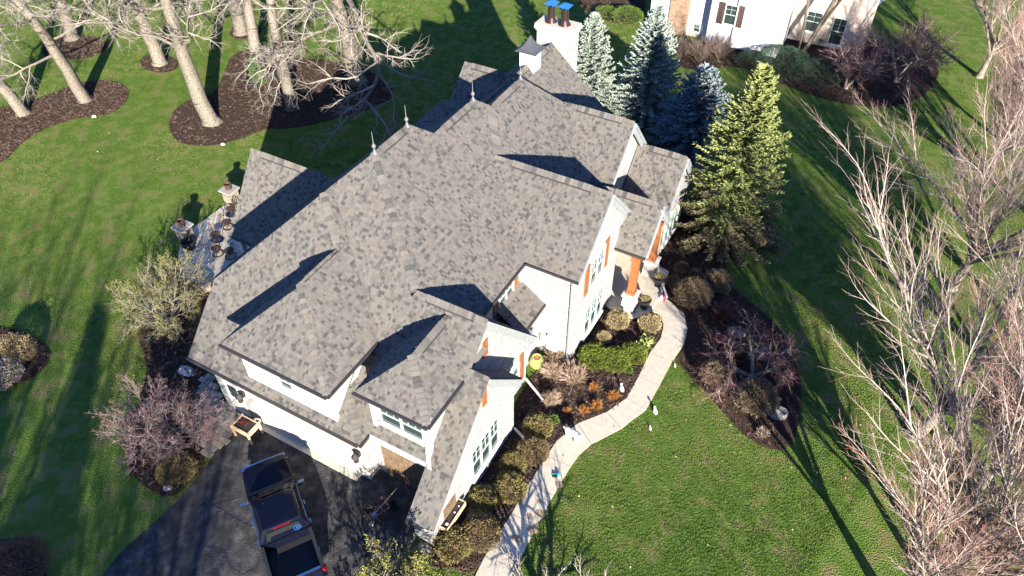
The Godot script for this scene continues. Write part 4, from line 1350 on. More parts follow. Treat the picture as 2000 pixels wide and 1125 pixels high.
# a clipped or rounded shrub: stems, then short twigs and small leaves filling a squat ball
func round_shrub(called: String, label: String, at: Vector3, seed_: int, r: float, h: float, c0: Color, c1: Color, twig: Color, n: int, leafy := 0.5, group := "") -> Node3D:
	rng.seed = seed_
	var o := thing(called, label, "shrub", at, 0.0, group)
	var st := MB.new()
	var lv := MB.new()
	for k in 26:
		var t := rf(0, TAU)
		var e := rf(0.1, 0.95)
		var d := Vector3(cos(t) * e * r * 0.8, h * rf(0.6, 0.85) * sqrt(1.05 - e * e), sin(t) * e * r * 0.8)
		st.col = Color(twig.r * rf(0.7, 1.1), twig.g * rf(0.7, 1.1), twig.b * rf(0.7, 1.1))
		st.tube(Vector3(rf(-0.06, 0.06), -0.03, rf(-0.06, 0.06)), d, 0.018, 0.006, 3)
	var lob := FastNoiseLite.new()
	lob.seed = seed_
	lob.frequency = 1.1
	for k in n:
		var t := rf(0, TAU)
		var z := rf(-0.25, 1.0)
		var rho := sqrt(maxf(0.0, 1.0 - z * z))
		var u := Vector3(cos(t) * rho, z, sin(t) * rho)
		var bump := 1.0 + 0.2 * lob.get_noise_3d(u.x * 2.0, u.y * 2.0, u.z * 2.0)
		var depth := bump * (1.0 - 0.22 * rng.randf() * rng.randf())
		var p := Vector3(u.x * r * depth, maxf(0.02, h * 0.42 + u.y * h * 0.58 * depth), u.z * r * depth)
		var d := (u + Vector3(rf(-0.7, 0.7), rf(-0.3, 0.7), rf(-0.7, 0.7))).normalized()
		if rng.randf() < leafy:
			lv.col = c0.lerp(c1, rng.randf())
			lv.leaf(p, d, d.cross(Vector3(rf(-1, 1), rf(-1, 1), rf(-1, 1))).normalized(), rf(0.05, 0.085), rf(0.016, 0.028))
		else:
			var v := rf(0.6, 1.25)
			st.col = Color(twig.r * v, twig.g * v, twig.b * v)
			st.tube(p - d * rf(0.04, 0.12), p + d * rf(0.02, 0.06), 0.006, 0.003, 3)
	part("stems", st, M.twigs, o)
	if lv.v.size() > 0: part("leaves", lv, M.leaves, o)
	return o

# a loose shrub of upright or arching canes
func cane_shrub(called: String, label: String, at: Vector3, seed_: int, r: float, h: float, c0: Color, c1: Color, n: int, group := "") -> Node3D:
	rng.seed = seed_
	var o := thing(called, label, "shrub", at, 0.0, group)
	var mb := MB.new()
	for k in n:
		var t := rf(0, TAU)
		var e := sqrt(rng.randf())
		var p := Vector3(cos(t), 0, sin(t)) * rf(0, 0.18) * r
		p.y = -0.03
		var d := Vector3(cos(t) * e * r / h * 0.9, 1.0, sin(t) * e * r / h * 0.9).normalized()
		var l := h * rf(0.55, 1.05) * lerpf(1.0, 0.75, e)
		mb.col = c0.lerp(c1, rng.randf())
		for i in 3:
			d = bend(d, 0.16)
			var q := p + d * l / 3.0
			mb.tube(p, q, 0.011 - 0.0025 * i, 0.0085 - 0.0025 * i, 3)
			if i > 0:
				for s in 3:
					var sd := bend(d, 0.5)
					mb.tube(p.lerp(q, rng.randf()), q + sd * l * rf(0.06, 0.17), 0.006, 0.003, 3)
			p = q
	part("canes", mb, M.twigs, o)
	return o

# ---------------------------------------------------------------- objects
func build_truck() -> void:
	var t := thing("pickup_truck", "dark navy crew-cab pickup truck parked on the asphalt drive", "truck", Vector3(-1.66, 0.012, 3.34), 0.977)
	t.scale = Vector3.ONE * 0.96
	# body: cross sections from nose to tail
	var st := [[-2.86, 0.80, 0.55, 0.95], [-2.78, 0.90, 0.48, 1.03], [-2.5, 0.96, 0.45, 1.10], [-2.0, 0.99, 0.45, 1.15], [-1.35, 1.0, 0.45, 1.19], [-0.9, 1.0, 0.45, 1.21], [1.0, 1.0, 0.45, 1.23], [1.12, 1.0, 0.45, 1.24]]
	var ring := func(s: Array) -> Array:
		var z: float = s[0]; var w: float = s[1]; var y0: float = s[2]; var y1: float = s[3]
		return [Vector3(-w * 0.94, y0, z), Vector3(-w, y0 + 0.14, z), Vector3(-w * 1.0, y1 - 0.2, z), Vector3(-w * 0.965, y1 - 0.06, z), Vector3(-w * 0.88, y1, z), Vector3(-w * 0.5, y1 + 0.035, z), Vector3(0, y1 + 0.045, z), Vector3(w * 0.5, y1 + 0.035, z), Vector3(w * 0.88, y1, z), Vector3(w * 0.965, y1 - 0.06, z), Vector3(w, y1 - 0.2, z), Vector3(w, y0 + 0.14, z), Vector3(w * 0.94, y0, z)]
	var mb := MB.new()
	for i in st.size() - 1:
		var a: Array = ring.call(st[i]); var b: Array = ring.call(st[i + 1])
		for k in a.size() - 1:
			mb.quad(b[k], a[k], a[k + 1], b[k + 1])
	var nose: Array = ring.call(st[0])
	for k in range(1, nose.size() - 1): mb.tri(nose[0], nose[k], nose[k + 1])
	var rear: Array = ring.call(st[st.size() - 1])
	for k in range(1, rear.size() - 1): mb.tri(rear[0], rear[k + 1], rear[k])
	for s in [-1, 1]:      # hood bulges
		mb.hexa([Vector3(s * 0.5 - 0.1, 1.1, -1.5), Vector3(s * 0.5 + 0.1, 1.1, -1.5), Vector3(s * 0.5 + 0.09, 1.05, -2.7), Vector3(s * 0.5 - 0.09, 1.05, -2.7), Vector3(s * 0.5 - 0.05, 1.235, -1.5), Vector3(s * 0.5 + 0.05, 1.235, -1.5), Vector3(s * 0.5 + 0.04, 1.095, -2.65), Vector3(s * 0.5 - 0.04, 1.095, -2.65)])
	part("body", mb, M.truck_paint, t)
	# cab
	var cab := MB.new()
	var rings := []
	for q in [[1.2, -1.34, 1.06, 0.965], [1.45, -1.05, 1.0, 0.90], [1.72, -0.68, 0.93, 0.815], [1.82, -0.5, 0.9, 0.77], [1.875, -0.3, 0.84, 0.70], [1.895, 0.0, 0.7, 0.45]]:
		rings.append([Vector3(-q[3], q[0], q[2]), Vector3(-q[3] * 0.55, q[0], q[2] + 0.03), Vector3(q[3] * 0.55, q[0], q[2] + 0.03), Vector3(q[3], q[0], q[2]), Vector3(q[3] * 1.0, q[0], q[1] + 0.12), Vector3(q[3] * 0.6, q[0], q[1]), Vector3(-q[3] * 0.6, q[0], q[1]), Vector3(-q[3], q[0], q[1] + 0.12)])
	for i in rings.size() - 1:
		for k in 8:
			var j := (k + 1) % 8
			cab.quad(rings[i][k], rings[i][j], rings[i + 1][j], rings[i + 1][k])
	var top: Array = rings[rings.size() - 1]
	for k in range(1, 7): cab.tri(top[0], top[k], top[k + 1])
	part("cab", cab, M.truck_paint, t)
	for x in [-0.45, -0.15, 0.15, 0.45]:      # pressed ribs in the roof
		var rb := MB.new()
		rb.bar(Vector3(x, 1.895 - absf(x) * 0.045, -0.1), Vector3(x, 1.893 - absf(x) * 0.045, 0.62), 0.018, 0.014)
		part("roof_rib", rb, M.truck_paint, t)
	var gl := MB.new()
	var o := 0.008
	gl.quad(Vector3(-0.84, 1.25 + o, -1.225 - o), Vector3(-0.72, 1.74 + o, -0.62 - o), Vector3(0.72, 1.74 + o, -0.62 - o), Vector3(0.84, 1.25 + o, -1.225 - o))
	gl.quad(Vector3(-0.5, 1.25 + o, -1.285 - o), Vector3(0.5, 1.25 + o, -1.285 - o), Vector3(0.45, 1.76 + o, -0.645 - o), Vector3(-0.45, 1.76 + o, -0.645 - o))
	part("windshield", gl, M.truck_glass, t)
	var wip := MB.new()
	wip.box(Vector3(0, 1.235, -1.33), Vector3(1.7, 0.04, 0.12))
	part("cowl", wip, M.black_plastic, t)
	gl = MB.new()
	gl.quad(Vector3(-0.7, 1.33, 1.055), Vector3(0.7, 1.33, 1.055), Vector3(0.62, 1.72, 0.968), Vector3(-0.62, 1.72, 0.968))
	part("rear_window", gl, M.truck_glass, t)
	for s in [-1, 1]:
		for q in [[-0.85, -0.52, -0.1, -0.06], [0.0, 0.0, 0.72, 0.7]]:
			var sg := MB.new()
			var z0: float = q[0]; var z1: float = q[1]; var z2: float = q[2]; var z3: float = q[3]
			var pts := [Vector3(s * 0.942, 1.3, z0), Vector3(s * 0.835, 1.69, z1), Vector3(s * 0.835, 1.69, z3), Vector3(s * 0.942, 1.3, z2)]
			if s < 0: pts.reverse()
			sg.quad(pts[0], pts[1], pts[2], pts[3])
			part("side_window", sg, M.truck_glass, t)
		var ch := MB.new()
		ch.bar(Vector3(s * 0.962, 1.262, -1.0), Vector3(s * 0.962, 1.262, 0.85), 0.02, 0.025)
		part("belt_trim", ch, M.chrome, t)
		for z in [-0.12, 0.78]:
			var hd := MB.new()
			hd.bar(Vector3(s * 1.03, 1.08, z - 0.1), Vector3(s * 1.03, 1.08, z + 0.1), 0.05, 0.05)
			part("door_handle", hd, M.chrome, t)
		var mi := MB.new()
		mi.box(Vector3(s * 1.17, 1.3, -0.92), Vector3(0.24, 0.22, 0.12))
		mi.bar(Vector3(s * 0.96, 1.24, -0.95), Vector3(s * 1.08, 1.27, -0.93), 0.06, 0.08)
		part("mirror", mi, M.chrome, t)
		var hl := MB.new()
		hl.box(Vector3(s * 0.76, 0.92, -2.8), Vector3(0.3, 0.2, 0.2))
		part("headlight", hl, M.chrome, t)
		var tl := MB.new()
		tl.lathe(Vector3(s * 0.95, 0.85, 2.84), [[0.0, 0.0], [0.09, 0.02], [0.1, 0.3], [0.07, 0.36], [0.0, 0.38]], 8, Vector3.ONE)
		part("tail_light", tl, M.red_lens, t)
		# bed side
		var bs := MB.new()
		var sx := float(s)
		bs.hexa([Vector3(sx * 0.92 - 0.07, 0.45, 2.9), Vector3(sx * 0.92 + 0.07, 0.45, 2.9), Vector3(sx * 0.92 + 0.07, 0.45, 1.12), Vector3(sx * 0.92 - 0.07, 0.45, 1.12), Vector3(sx * 0.93 - 0.07, 1.24, 2.86), Vector3(sx * 0.93 + 0.07, 1.24, 2.86), Vector3(sx * 0.93 + 0.07, 1.24, 1.12), Vector3(sx * 0.93 - 0.07, 1.24, 1.12)])
		part("bed_side", bs, M.truck_paint, t)
		var rl := MB.new()
		rl.bar(Vector3(sx * 0.93, 1.26, 1.15), Vector3(sx * 0.93, 1.26, 2.84), 0.13, 0.03)
		part("bed_rail", rl, M.black_plastic, t)
		for z in [-1.85, 1.85]:
			var ty := MB.new()
			ty.tube(Vector3(sx * 0.74, 0.4, z), Vector3(sx * 0.99, 0.4, z), 0.4, 0.4, 22, true)
			var wheel := part("wheel", ty, M.tyre, t)
			var rm := MB.new()
			rm.tube(Vector3(sx * 0.97, 0.4, z), Vector3(sx * 1.0, 0.4, z), 0.25, 0.22, 14, true)
			part("rim", rm, M.chrome, wheel)
	var bl := MB.new()
	bl.box(Vector3(0, 0.72, 2.0), Vector3(1.72, 0.06, 1.74))
	part("bed_floor", bl, M.bed_liner, t)
	var tg := MB.new()
	tg.box(Vector3(0, 0.88, 2.88), Vector3(1.7, 0.72, 0.07))
	part("tailgate", tg, M.truck_paint, t)
	var tr := MB.new()
	tr.box(Vector3(0, 1.255, 2.88), Vector3(1.7, 0.025, 0.09))
	part("tailgate_trim", tr, M.chrome, t)
	var bp := MB.new()
	bp.box(Vector3(0, 0.55, 3.0), Vector3(1.9, 0.2, 0.16))
	part("rear_bumper", bp, M.chrome, t)
	bp = MB.new()
	bp.hexa([Vector3(-0.98, 0.42, -2.75), Vector3(0.98, 0.42, -2.75), Vector3(0.86, 0.42, -2.98), Vector3(-0.86, 0.42, -2.98), Vector3(-0.98, 0.68, -2.75), Vector3(0.98, 0.68, -2.75), Vector3(0.86, 0.68, -2.98), Vector3(-0.86, 0.68, -2.98)])
	part("front_bumper", bp, M.chrome, t)
	bp = MB.new()
	bp.box(Vector3(0, 0.85, -2.87), Vector3(1.2, 0.28, 0.06))
	bp.box(Vector3(0, 1.0, -2.85), Vector3(1.5, 0.05, 0.08))
	part("grille", bp, M.chrome, t)
	var lm := MB.new()
	lm.bar(Vector3(-0.32, 1.835, 0.93), Vector3(0.32, 1.835, 0.93), 0.04, 0.04)
	part("brake_light", lm, M.red_lens, t)
	var an := MB.new()
	an.tube(Vector3(-0.4, 1.88, -0.3), Vector3(-0.4, 1.95, -0.18), 0.02, 0.01, 5)
	part("aerial", an, M.black_plastic, t)
	# round blue and white sticker on the rear window
	var sk := MB.new()
	var c := Vector3(0.5, 1.44, 1.045)
	for k in 18:
		var a0 := TAU * k / 18.0
		var a1 := TAU * (k + 1) / 18.0
		var e := Basis(Vector3.RIGHT, -0.22)
		sk.quad(c + e * Vector3(cos(a0) * 0.115, sin(a0) * 0.115, 0), c + e * Vector3(cos(a1) * 0.115, sin(a1) * 0.115, 0), c + e * Vector3(cos(a1) * 0.132, sin(a1) * 0.132, 0), c + e * Vector3(cos(a0) * 0.132, sin(a0) * 0.132, 0))
	for q in [[-0.03, 0.12], [0.0, 0.14], [0.03, 0.12]]:
		sk.box(c + Vector3(q[0], 0, 0.003), Vector3(0.014, q[1], 0.004), Basis(Vector3.RIGHT, -0.22))
	part("sticker", sk, M.blue_cap, t)

# one smooth skin over tapered bones [a, b, ra, rb]
func skin(bones: Array, cell: float, blend: float) -> MB:
	var lo := Vector3(1e9, 1e9, 1e9)
	var hi := -lo
	for b in bones:
		var m := maxf(b[2], b[3]) + cell * 2
		for p in [b[0], b[1]]:
			lo = lo.min(p - Vector3.ONE * m); hi = hi.max(p + Vector3.ONE * m)
	var nx := int((hi.x - lo.x) / cell) + 2
	var ny := int((hi.y - lo.y) / cell) + 2
	var nz := int((hi.z - lo.z) / cell) + 2
	var f := PackedFloat32Array()
	f.resize(nx * ny * nz)
	for z in nz:
		for y in ny:
			for x in nx:
				var p := lo + Vector3(x, y, z) * cell
				var acc := 0.0
				for b in bones:
					var a: Vector3 = b[0]
					var d: Vector3 = b[1] - a
					var h := clampf((p - a).dot(d) / maxf(d.length_squared(), 1e-6), 0, 1)
					acc += exp(-(p.distance_to(a + d * h) - lerpf(b[2], b[3], h)) / blend)
				f[x + nx * (y + ny * z)] = -blend * log(maxf(acc, 1e-20))
	var vid := {}
	var vs := []
	var off := [0, 1, nx, nx + 1, nx * ny, nx * ny + 1, nx * ny + nx, nx * ny + nx + 1]
	for z in nz - 1:
		for y in ny - 1:
			for x in nx - 1:
				var i := x + nx * (y + ny * z)
				var inside := 0
				for k in 8:
					if f[i + off[k]] < 0: inside += 1
				if inside == 0 or inside == 8: continue
				var sum := Vector3.ZERO
				var cnt := 0
				for e in [[0, 1], [2, 3], [4, 5], [6, 7], [0, 2], [1, 3], [4, 6], [5, 7], [0, 4], [1, 5], [2, 6], [3, 7]]:
					var fa := f[i + off[e[0]]]; var fb := f[i + off[e[1]]]
					if (fa < 0) != (fb < 0):
						var t := fa / (fa - fb)
						var pa := Vector3(e[0] & 1, (e[0] >> 1) & 1, e[0] >> 2)
						var pb := Vector3(e[1] & 1, (e[1] >> 1) & 1, e[1] >> 2)
						sum += pa.lerp(pb, t)
						cnt += 1
				vid[i] = vs.size()
				vs.append(lo + (Vector3(x, y, z) + sum / cnt) * cell)
	var mb := MB.new()
	for i in vid:
		var x: int = i % nx
		var y: int = (i / nx) % ny
		var z: int = i / (nx * ny)
		for ax in 3:
			var st: int = [1, nx, nx * ny][ax]
			var u: int = [nx, nx * ny, 1][ax]
			var w: int = [nx * ny, 1, nx][ax]
			if (f[i] < 0) == (f[i + st] < 0): continue
			if not (vid.has(i - u) and vid.has(i - w) and vid.has(i - u - w)): continue
			var q := [vs[vid[i]], vs[vid[i - u]], vs[vid[i - u - w]], vs[vid[i - w]]]
			if f[i] < 0: mb.quad(q[0], q[1], q[2], q[3])
			else: mb.quad(q[3], q[2], q[1], q[0])
	# smooth normals
	var acc := {}
	for k in mb.v.size():
		var key := (mb.v[k] * 2000.0).round()
		acc[key] = acc.get(key, Vector3.ZERO) + mb.n[k]
	for k in mb.v.size():
		mb.n[k] = (acc[(mb.v[k] * 2000.0).round()] as Vector3).normalized()
	return mb

func build_dog() -> void:
	var d := thing("dog", "fluffy white dog standing on the concrete walk with its head turned", "dog", Vector3(6.38, 0.0, -5.82), 0.0)
	var head_to: Vector3 = Vector3(6.80, 0.45, -5.59) - Vector3(6.17, 0.45, -5.65)
	d.rotation.y = atan2(-head_to.x, -head_to.z)
	d.position.y = 0.052
	# local: forward -z
	var b := []
	b.append([Vector3(0, 0.46, -0.2), Vector3(0, 0.45, 0.0), 0.145, 0.135])
	b.append([Vector3(0, 0.45, 0.0), Vector3(0, 0.46, 0.24), 0.125, 0.12])
	b.append([Vector3(0, 0.5, -0.24), Vector3(0.05, 0.56, -0.4), 0.1, 0.08])
	b.append([Vector3(0.05, 0.57, -0.42), Vector3(0.08, 0.56, -0.48), 0.09, 0.08])
	b.append([Vector3(0.08, 0.545, -0.5), Vector3(0.12, 0.51, -0.6), 0.055, 0.036])
	for s in [-1, 1]:
		b.append([Vector3(0.05 + s * 0.065, 0.62, -0.42), Vector3(0.06 + s * 0.1, 0.55, -0.42), 0.026, 0.03])
		b.append([Vector3(s * 0.085, 0.42, -0.21), Vector3(s * 0.085, 0.22, -0.24 + s * 0.03), 0.065, 0.042])
		b.append([Vector3(s * 0.085, 0.22, -0.24 + s * 0.03), Vector3(s * 0.085, 0.035, -0.23 + s * 0.05), 0.04, 0.034])
		b.append([Vector3(s * 0.085, 0.03, -0.23 + s * 0.05), Vector3(s * 0.085, 0.028, -0.28 + s * 0.05), 0.034, 0.03])
		b.append([Vector3(s * 0.085, 0.43, 0.22), Vector3(s * 0.09, 0.28, 0.17 - s * 0.03), 0.085, 0.055])
		b.append([Vector3(s * 0.09, 0.28, 0.17 - s * 0.03), Vector3(s * 0.085, 0.17, 0.29 - s * 0.03), 0.05, 0.036])
		b.append([Vector3(s * 0.085, 0.17, 0.29 - s * 0.03), Vector3(s * 0.085, 0.035, 0.27 - s * 0.03), 0.036, 0.032])
		b.append([Vector3(s * 0.085, 0.03, 0.27 - s * 0.03), Vector3(s * 0.085, 0.028, 0.22 - s * 0.03), 0.033, 0.03])
	b.append([Vector3(0, 0.5, 0.33), Vector3(-0.04, 0.46, 0.44), 0.05, 0.045])
	b.append([Vector3(-0.04, 0.46, 0.44), Vector3(-0.07, 0.34, 0.49), 0.045, 0.02])
	var m := skin(b, 0.022, 0.022)
	part("body", m, M.white_fur, d)
	var nose := MB.new()
	nose.lathe(Vector3(0.132, 0.515, -0.632), [[0.0, -0.018], [0.016, -0.008], [0.018, 0.006], [0.0, 0.018]], 8)
	part("nose", nose, M.black_plastic, d)
	for s in [-1, 1]:
		var ey := MB.new()
		ey.lathe(Vector3(0.09 + s * 0.052, 0.595, -0.545), [[0.0, -0.011], [0.011, 0.0], [0.0, 0.011]], 8)
		part("eye", ey, M.black_plastic, d)

func build_objects() -> void:
	build_truck()
	build_dog()
	# raised planter box
	var p := thing("planter_box", "raised pine planter box on four legs beside the garage wall", "planter", Vector3(-6.02, 0.012, 0.75))
	for q in [[0, 0.31, 0.9, 0.035], [0, -0.31, 0.9, 0.035]]:
		var mb := MB.new()
		mb.box(Vector3(0, 0.6, q[1]), Vector3(0.9, 0.3, 0.035))
		part("side_board", mb, M.raw_pine, p)
	for x in [-0.44, 0.44]:
		var mb := MB.new()
		mb.box(Vector3(x, 0.6, 0), Vector3(0.035, 0.3, 0.585))
		part("end_board", mb, M.raw_pine, p)
		for z in [-0.31, 0.31]:
			var lg := MB.new()
			lg.box(Vector3(x * 1.05, 0.38, z * 1.07), Vector3(0.075, 0.76, 0.075))
			part("leg", lg, M.raw_pine, p)
	var so := MB.new()
	so.box(Vector3(0, 0.58, 0), Vector3(0.84, 0.24, 0.58))
	part("soil_fill", so, M.soil, p)
	rng.seed = 31
	var pl := MB.new()
	for k in 60:
		pl.col = Color(0.28, 0.02, 0.06).lerp(Color(0.10, 0.09, 0.03), rng.randf())
		var d := Vector3(rf(-1, 1), 1, rf(-1, 1)).normalized()
		pl.leaf(Vector3(rf(-0.38, 0.1), 0.7, rf(-0.24, 0.1)), d, d.cross(Vector3(rf(-1, 1), 0, 1)).normalized(), 0.09, 0.025)
	part("plants", pl, M.leaves, p)

	# wheelbarrow with a rake and a shovel laid across
	var w := thing("wheelbarrow", "rusty dark wheelbarrow with tools in its tray on the drive", "wheelbarrow", Vector3(1.2, 0.012, 1.15), -0.32)
	var tr := MB.new()
	var lo := [Vector3(-0.2, 0.32, 0.3), Vector3(0.2, 0.32, 0.3), Vector3(0.17, 0.3, -0.22), Vector3(-0.17, 0.3, -0.22)]
	var hi := [Vector3(-0.33, 0.6, 0.42), Vector3(0.33, 0.6, 0.42), Vector3(0.3, 0.58, -0.48), Vector3(-0.3, 0.58, -0.48)]
	for k in 4:
		var j := (k + 1) % 4
		tr.quad(lo[k], lo[j], hi[j], hi[k])
		tr.quad(hi[k] * Vector3(0.97, 1, 0.97), hi[j] * Vector3(0.97, 1, 0.97), lo[j] * Vector3(0.96, 1.03, 0.96), lo[k] * Vector3(0.96, 1.03, 0.96))
		tr.bar(hi[k], hi[j], 0.03, 0.03)
	tr.quad(lo[0], lo[1], lo[2], lo[3])
	part("tray", tr, M.rusty_iron, w)
	for s in [-1, 1]:
		var hd := MB.new()
		hd.bar(Vector3(s * 0.26, 0.56, 0.95), Vector3(s * 0.1, 0.2, -0.62), 0.035, 0.035)
		part("handle", hd, M.iron, w)
		var lg := MB.new()
		lg.bar(Vector3(s * 0.2, 0.34, 0.3), Vector3(s * 0.22, 0.0, 0.42), 0.03, 0.03)
		part("leg", lg, M.steel_gray, w)
	var wh := MB.new()
	wh.tube(Vector3(-0.05, 0.2, -0.66), Vector3(0.05, 0.2, -0.66), 0.2, 0.2, 16, true)
	part("wheel", wh, M.tyre, w)
	var ld := MB.new()
	rng.seed = 8
	for k in 40:
		ld.col = Color(0.16, 0.09, 0.05).lerp(Color(0.30, 0.24, 0.18), rng.randf())
		ld.box(Vector3(rf(-0.18, 0.18), rf(0.34, 0.42), rf(-0.3, 0.3)), Vector3(rf(0.05, 0.14), 0.03, 0.04), Basis.from_euler(Vector3(rf(-0.5, 0.5), rf(0, 3), 0)))
	part("load", ld, M.chips, w).set_meta("kind", "stuff")
	var sh := thing("shovel", "long-handled shovel leaning out of the wheelbarrow", "shovel", Vector3(1.2, 0.0, 1.15), -0.32)
	var sm := MB.new()
	sm.tube(Vector3(0.05, 0.42, 0.1), Vector3(0.02, 0.95, -1.05), 0.018, 0.016, 6, true)
	part("handle", sm, M.raw_pine, sh)
	sm = MB.new()
	sm.hexa([Vector3(-0.06, 0.36, 0.36), Vector3(0.16, 0.36, 0.36), Vector3(0.13, 0.42, 0.08), Vector3(-0.03, 0.42, 0.08), Vector3(-0.06, 0.37, 0.36), Vector3(0.16, 0.37, 0.36), Vector3(0.13, 0.44, 0.08), Vector3(-0.03, 0.44, 0.08)])
	part("blade", sm, M.steel_gray, sh)

	# urns with dried plants by the porch
	var spots := [Vector3(6.21, 0.0, -16.45), Vector3(6.18, 0.0, -14.58)]
	var lab := ["black urn of dried grass beside the far porch pier", "black urn of dried grass beside the porch pier nearest the round shrubs"]
	for i in 2:
		var u := thing("urn", lab[i], "urn", spots[i], 0.0, "black urns at the porch")
		var um := MB.new()
		um.lathe(Vector3.ZERO, [[0.0, 0.0], [0.2, 0.0], [0.2, 0.1], [0.1, 0.16], [0.12, 0.24], [0.25, 0.42], [0.29, 0.62], [0.33, 0.68], [0.33, 0.73], [0.27, 0.73], [0.24, 0.66], [0.0, 0.66]], 18)
		part("bowl", um, M.black_urn, u)
		rng.seed = 90 + i
		var gm := MB.new()
		for k in 110:
			gm.col = Color(0.34, 0.28, 0.14).lerp(Color(0.20, 0.19, 0.08), rng.randf())
			var t := rf(0, TAU)
			var e := rf(0.1, 1.0)
			var d := Vector3(cos(t) * e, rf(0.7, 1.4), sin(t) * e).normalized()
			gm.tube(Vector3(cos(t), 0, sin(t)) * 0.15 * e + Vector3.UP * 0.66, Vector3(cos(t), 0, sin(t)) * 0.15 * e + Vector3.UP * 0.66 + d * rf(0.15, 0.4), 0.008, 0.003, 3)
		part("dried_plants", gm, M.twigs, u)
	# glazed jar
	var jr := thing("garden_jar", "round olive green glazed jar in the bed below the shutters", "jar", Vector3(3.17, 0.0, -8.65))
	var jm := MB.new()
	jm.lathe(Vector3.ZERO, [[0.0, 0.0], [0.18, 0.0], [0.3, 0.16], [0.36, 0.34], [0.33, 0.5], [0.22, 0.62], [0.2, 0.66], [0.23, 0.7], [0.17, 0.7], [0.15, 0.62], [0.0, 0.6]], 24)
	part("body", jm, M.glazed_green, jr)
	jm = MB.new()
	jm.lathe(Vector3(0, 0.63, 0), [[0.0, 0.0], [0.14, 0.0], [0.13, 0.03], [0.0, 0.05]], 16)
	part("rim_fill", jm, M.terracotta, jr)
	# red and white ornament at the head of the walk
	var og := thing("yard_ornament", "red and white yard ornament at the edge of the porch step", "ornament", Vector3(6.81, 0.0, -15.84), 0.5)
	var om := MB.new()
	om.box(Vector3(0, 0.42, 0), Vector3(0.08, 0.06, 0.75), Basis(Vector3.UP, 0.1))
	part("bar", om, M.white_plastic, og)
	om = MB.new()
	om.box(Vector3(-0.04, 0.22, 0.16), Vector3(0.06, 0.36, 0.3))
	om.box(Vector3(0.06, 0.16, -0.2), Vector3(0.05, 0.3, 0.16))
	part("panel", om, M.red_paint, og)
	om = MB.new()
	om.lathe(Vector3(-0.16, 0.0, 0.1), [[0.0, 0.0], [0.1, 0.02], [0.12, 0.14], [0.05, 0.26], [0.0, 0.28]], 10)
	om.lathe(Vector3(-0.14, 0.0, -0.12), [[0.0, 0.0], [0.09, 0.02], [0.1, 0.12], [0.04, 0.2], [0.0, 0.22]], 10)
	part("base", om, M.white_plastic, og)
	# toy on the walk
	var ty := thing("toy", "small teal and white toy lying on the concrete walk", "toy", Vector3(6.59, 0.0, -3.87) + Vector3(0, 0.052, 0), 0.7)
	var tm := MB.new()
	tm.lathe(Vector3(0.1, 0.05, 0), [[0.0, -0.05], [0.06, -0.03], [0.08, 0.02], [0.05, 0.08], [0.0, 0.1]], 10)
	tm.tube(Vector3(-0.12, 0.03, -0.1), Vector3(0.1, 0.06, 0.0), 0.035, 0.03, 7, true)
	part("shell", tm, M.teal_toy, ty)
	tm = MB.new()
	tm.lathe(Vector3(0.12, 0.04, 0.1), [[0.0, -0.04], [0.05, -0.03], [0.06, 0.03], [0.0, 0.07]], 9)
	part("knob", tm, M.white_plastic, ty)
	tm = MB.new()
	tm.bar(Vector3(-0.16, 0.03, 0.02), Vector3(0.05, 0.05, 0.05), 0.08, 0.05)
	tm.bar(Vector3(-0.1, 0.03, -0.16), Vector3(0.0, 0.05, 0.0), 0.05, 0.05)
	part("strap", tm, M.black_plastic, ty)
	# small white figures
	var figs := [["white goose figure standing in the lawn beside the walk", Vector3(9.01, 0.0, -8.87), 0.30], ["small white stone figure lying in the grass", Vector3(9.15, 0.0, -7.95), 0.16], ["white stone rabbit in the mulch beside orange stems", Vector3(7.22, 0.0, -9.31), 0.32], ["white stone figure between the green hedge and the walk", Vector3(7.46, 0.0, -11.52), 0.3], ["pale stone marker on the edge of the walk", Vector3(8.87, 0.0, -11.80), 0.14]]
	for f in figs:
		var g := thing("garden_figure", f[0], "figurine", f[1], 0.8)
		var s: float = f[2]
		var gm := MB.new()
		gm.lathe(Vector3.ZERO, [[0.0, 0.0], [0.3, 0.0], [0.42, 0.25], [0.36, 0.55], [0.16, 0.8], [0.12, 0.95], [0.0, 1.0]], 10, Vector3(s * 0.7, s, s * 1.3))
		part("body", gm, M.white_plastic, g)
		gm = MB.new()
		gm.lathe(Vector3(0, s * 0.95, -s * 0.35), [[0.0, -0.18], [0.16, -0.08], [0.17, 0.08], [0.0, 0.2]], 9, Vector3(s, s, s * 1.3))
		part("head", gm, M.white_plastic, g)
	# boulders
	var rocks := [["flat gray boulder in the mulch among brown shrubs", Vector3(13.75, 0.0, -11.49), Vector3(0.55, 0.32, 0.42)], ["gray boulder beside the trunk of the crooked low tree", Vector3(12.35, 0.0, -14.52), Vector3(0.4, 0.3, 0.45)], ["dark rough boulder under the red twigs of the low tree", Vector3(10.77, 0.0, -15.21), Vector3(0.45, 0.35, 0.35)], ["pale pointed rock in the mulch by the garage corner", Vector3(-11.06, 0.0, -0.43), Vector3(0.5, 0.2, 0.3)], ["small pale stone block beside the olive shrub by the drive", Vector3(-7.10, 0.0, 4.33), Vector3(0.2, 0.1, 0.17)],
		["small white stone on the curved edge of the oak bed", Vector3(-33.57, 0.0, -13.44), Vector3(0.2, 0.12, 0.15)], ["white stone on the rim of the big oak bed", Vector3(-23.36, 0.0, -15.23), Vector3(0.18, 0.12, 0.15)], ["gray stone at the foot of the brick wing wall", Vector3(3.59, 0.0, 1.39), Vector3(0.3, 0.16, 0.26)]]
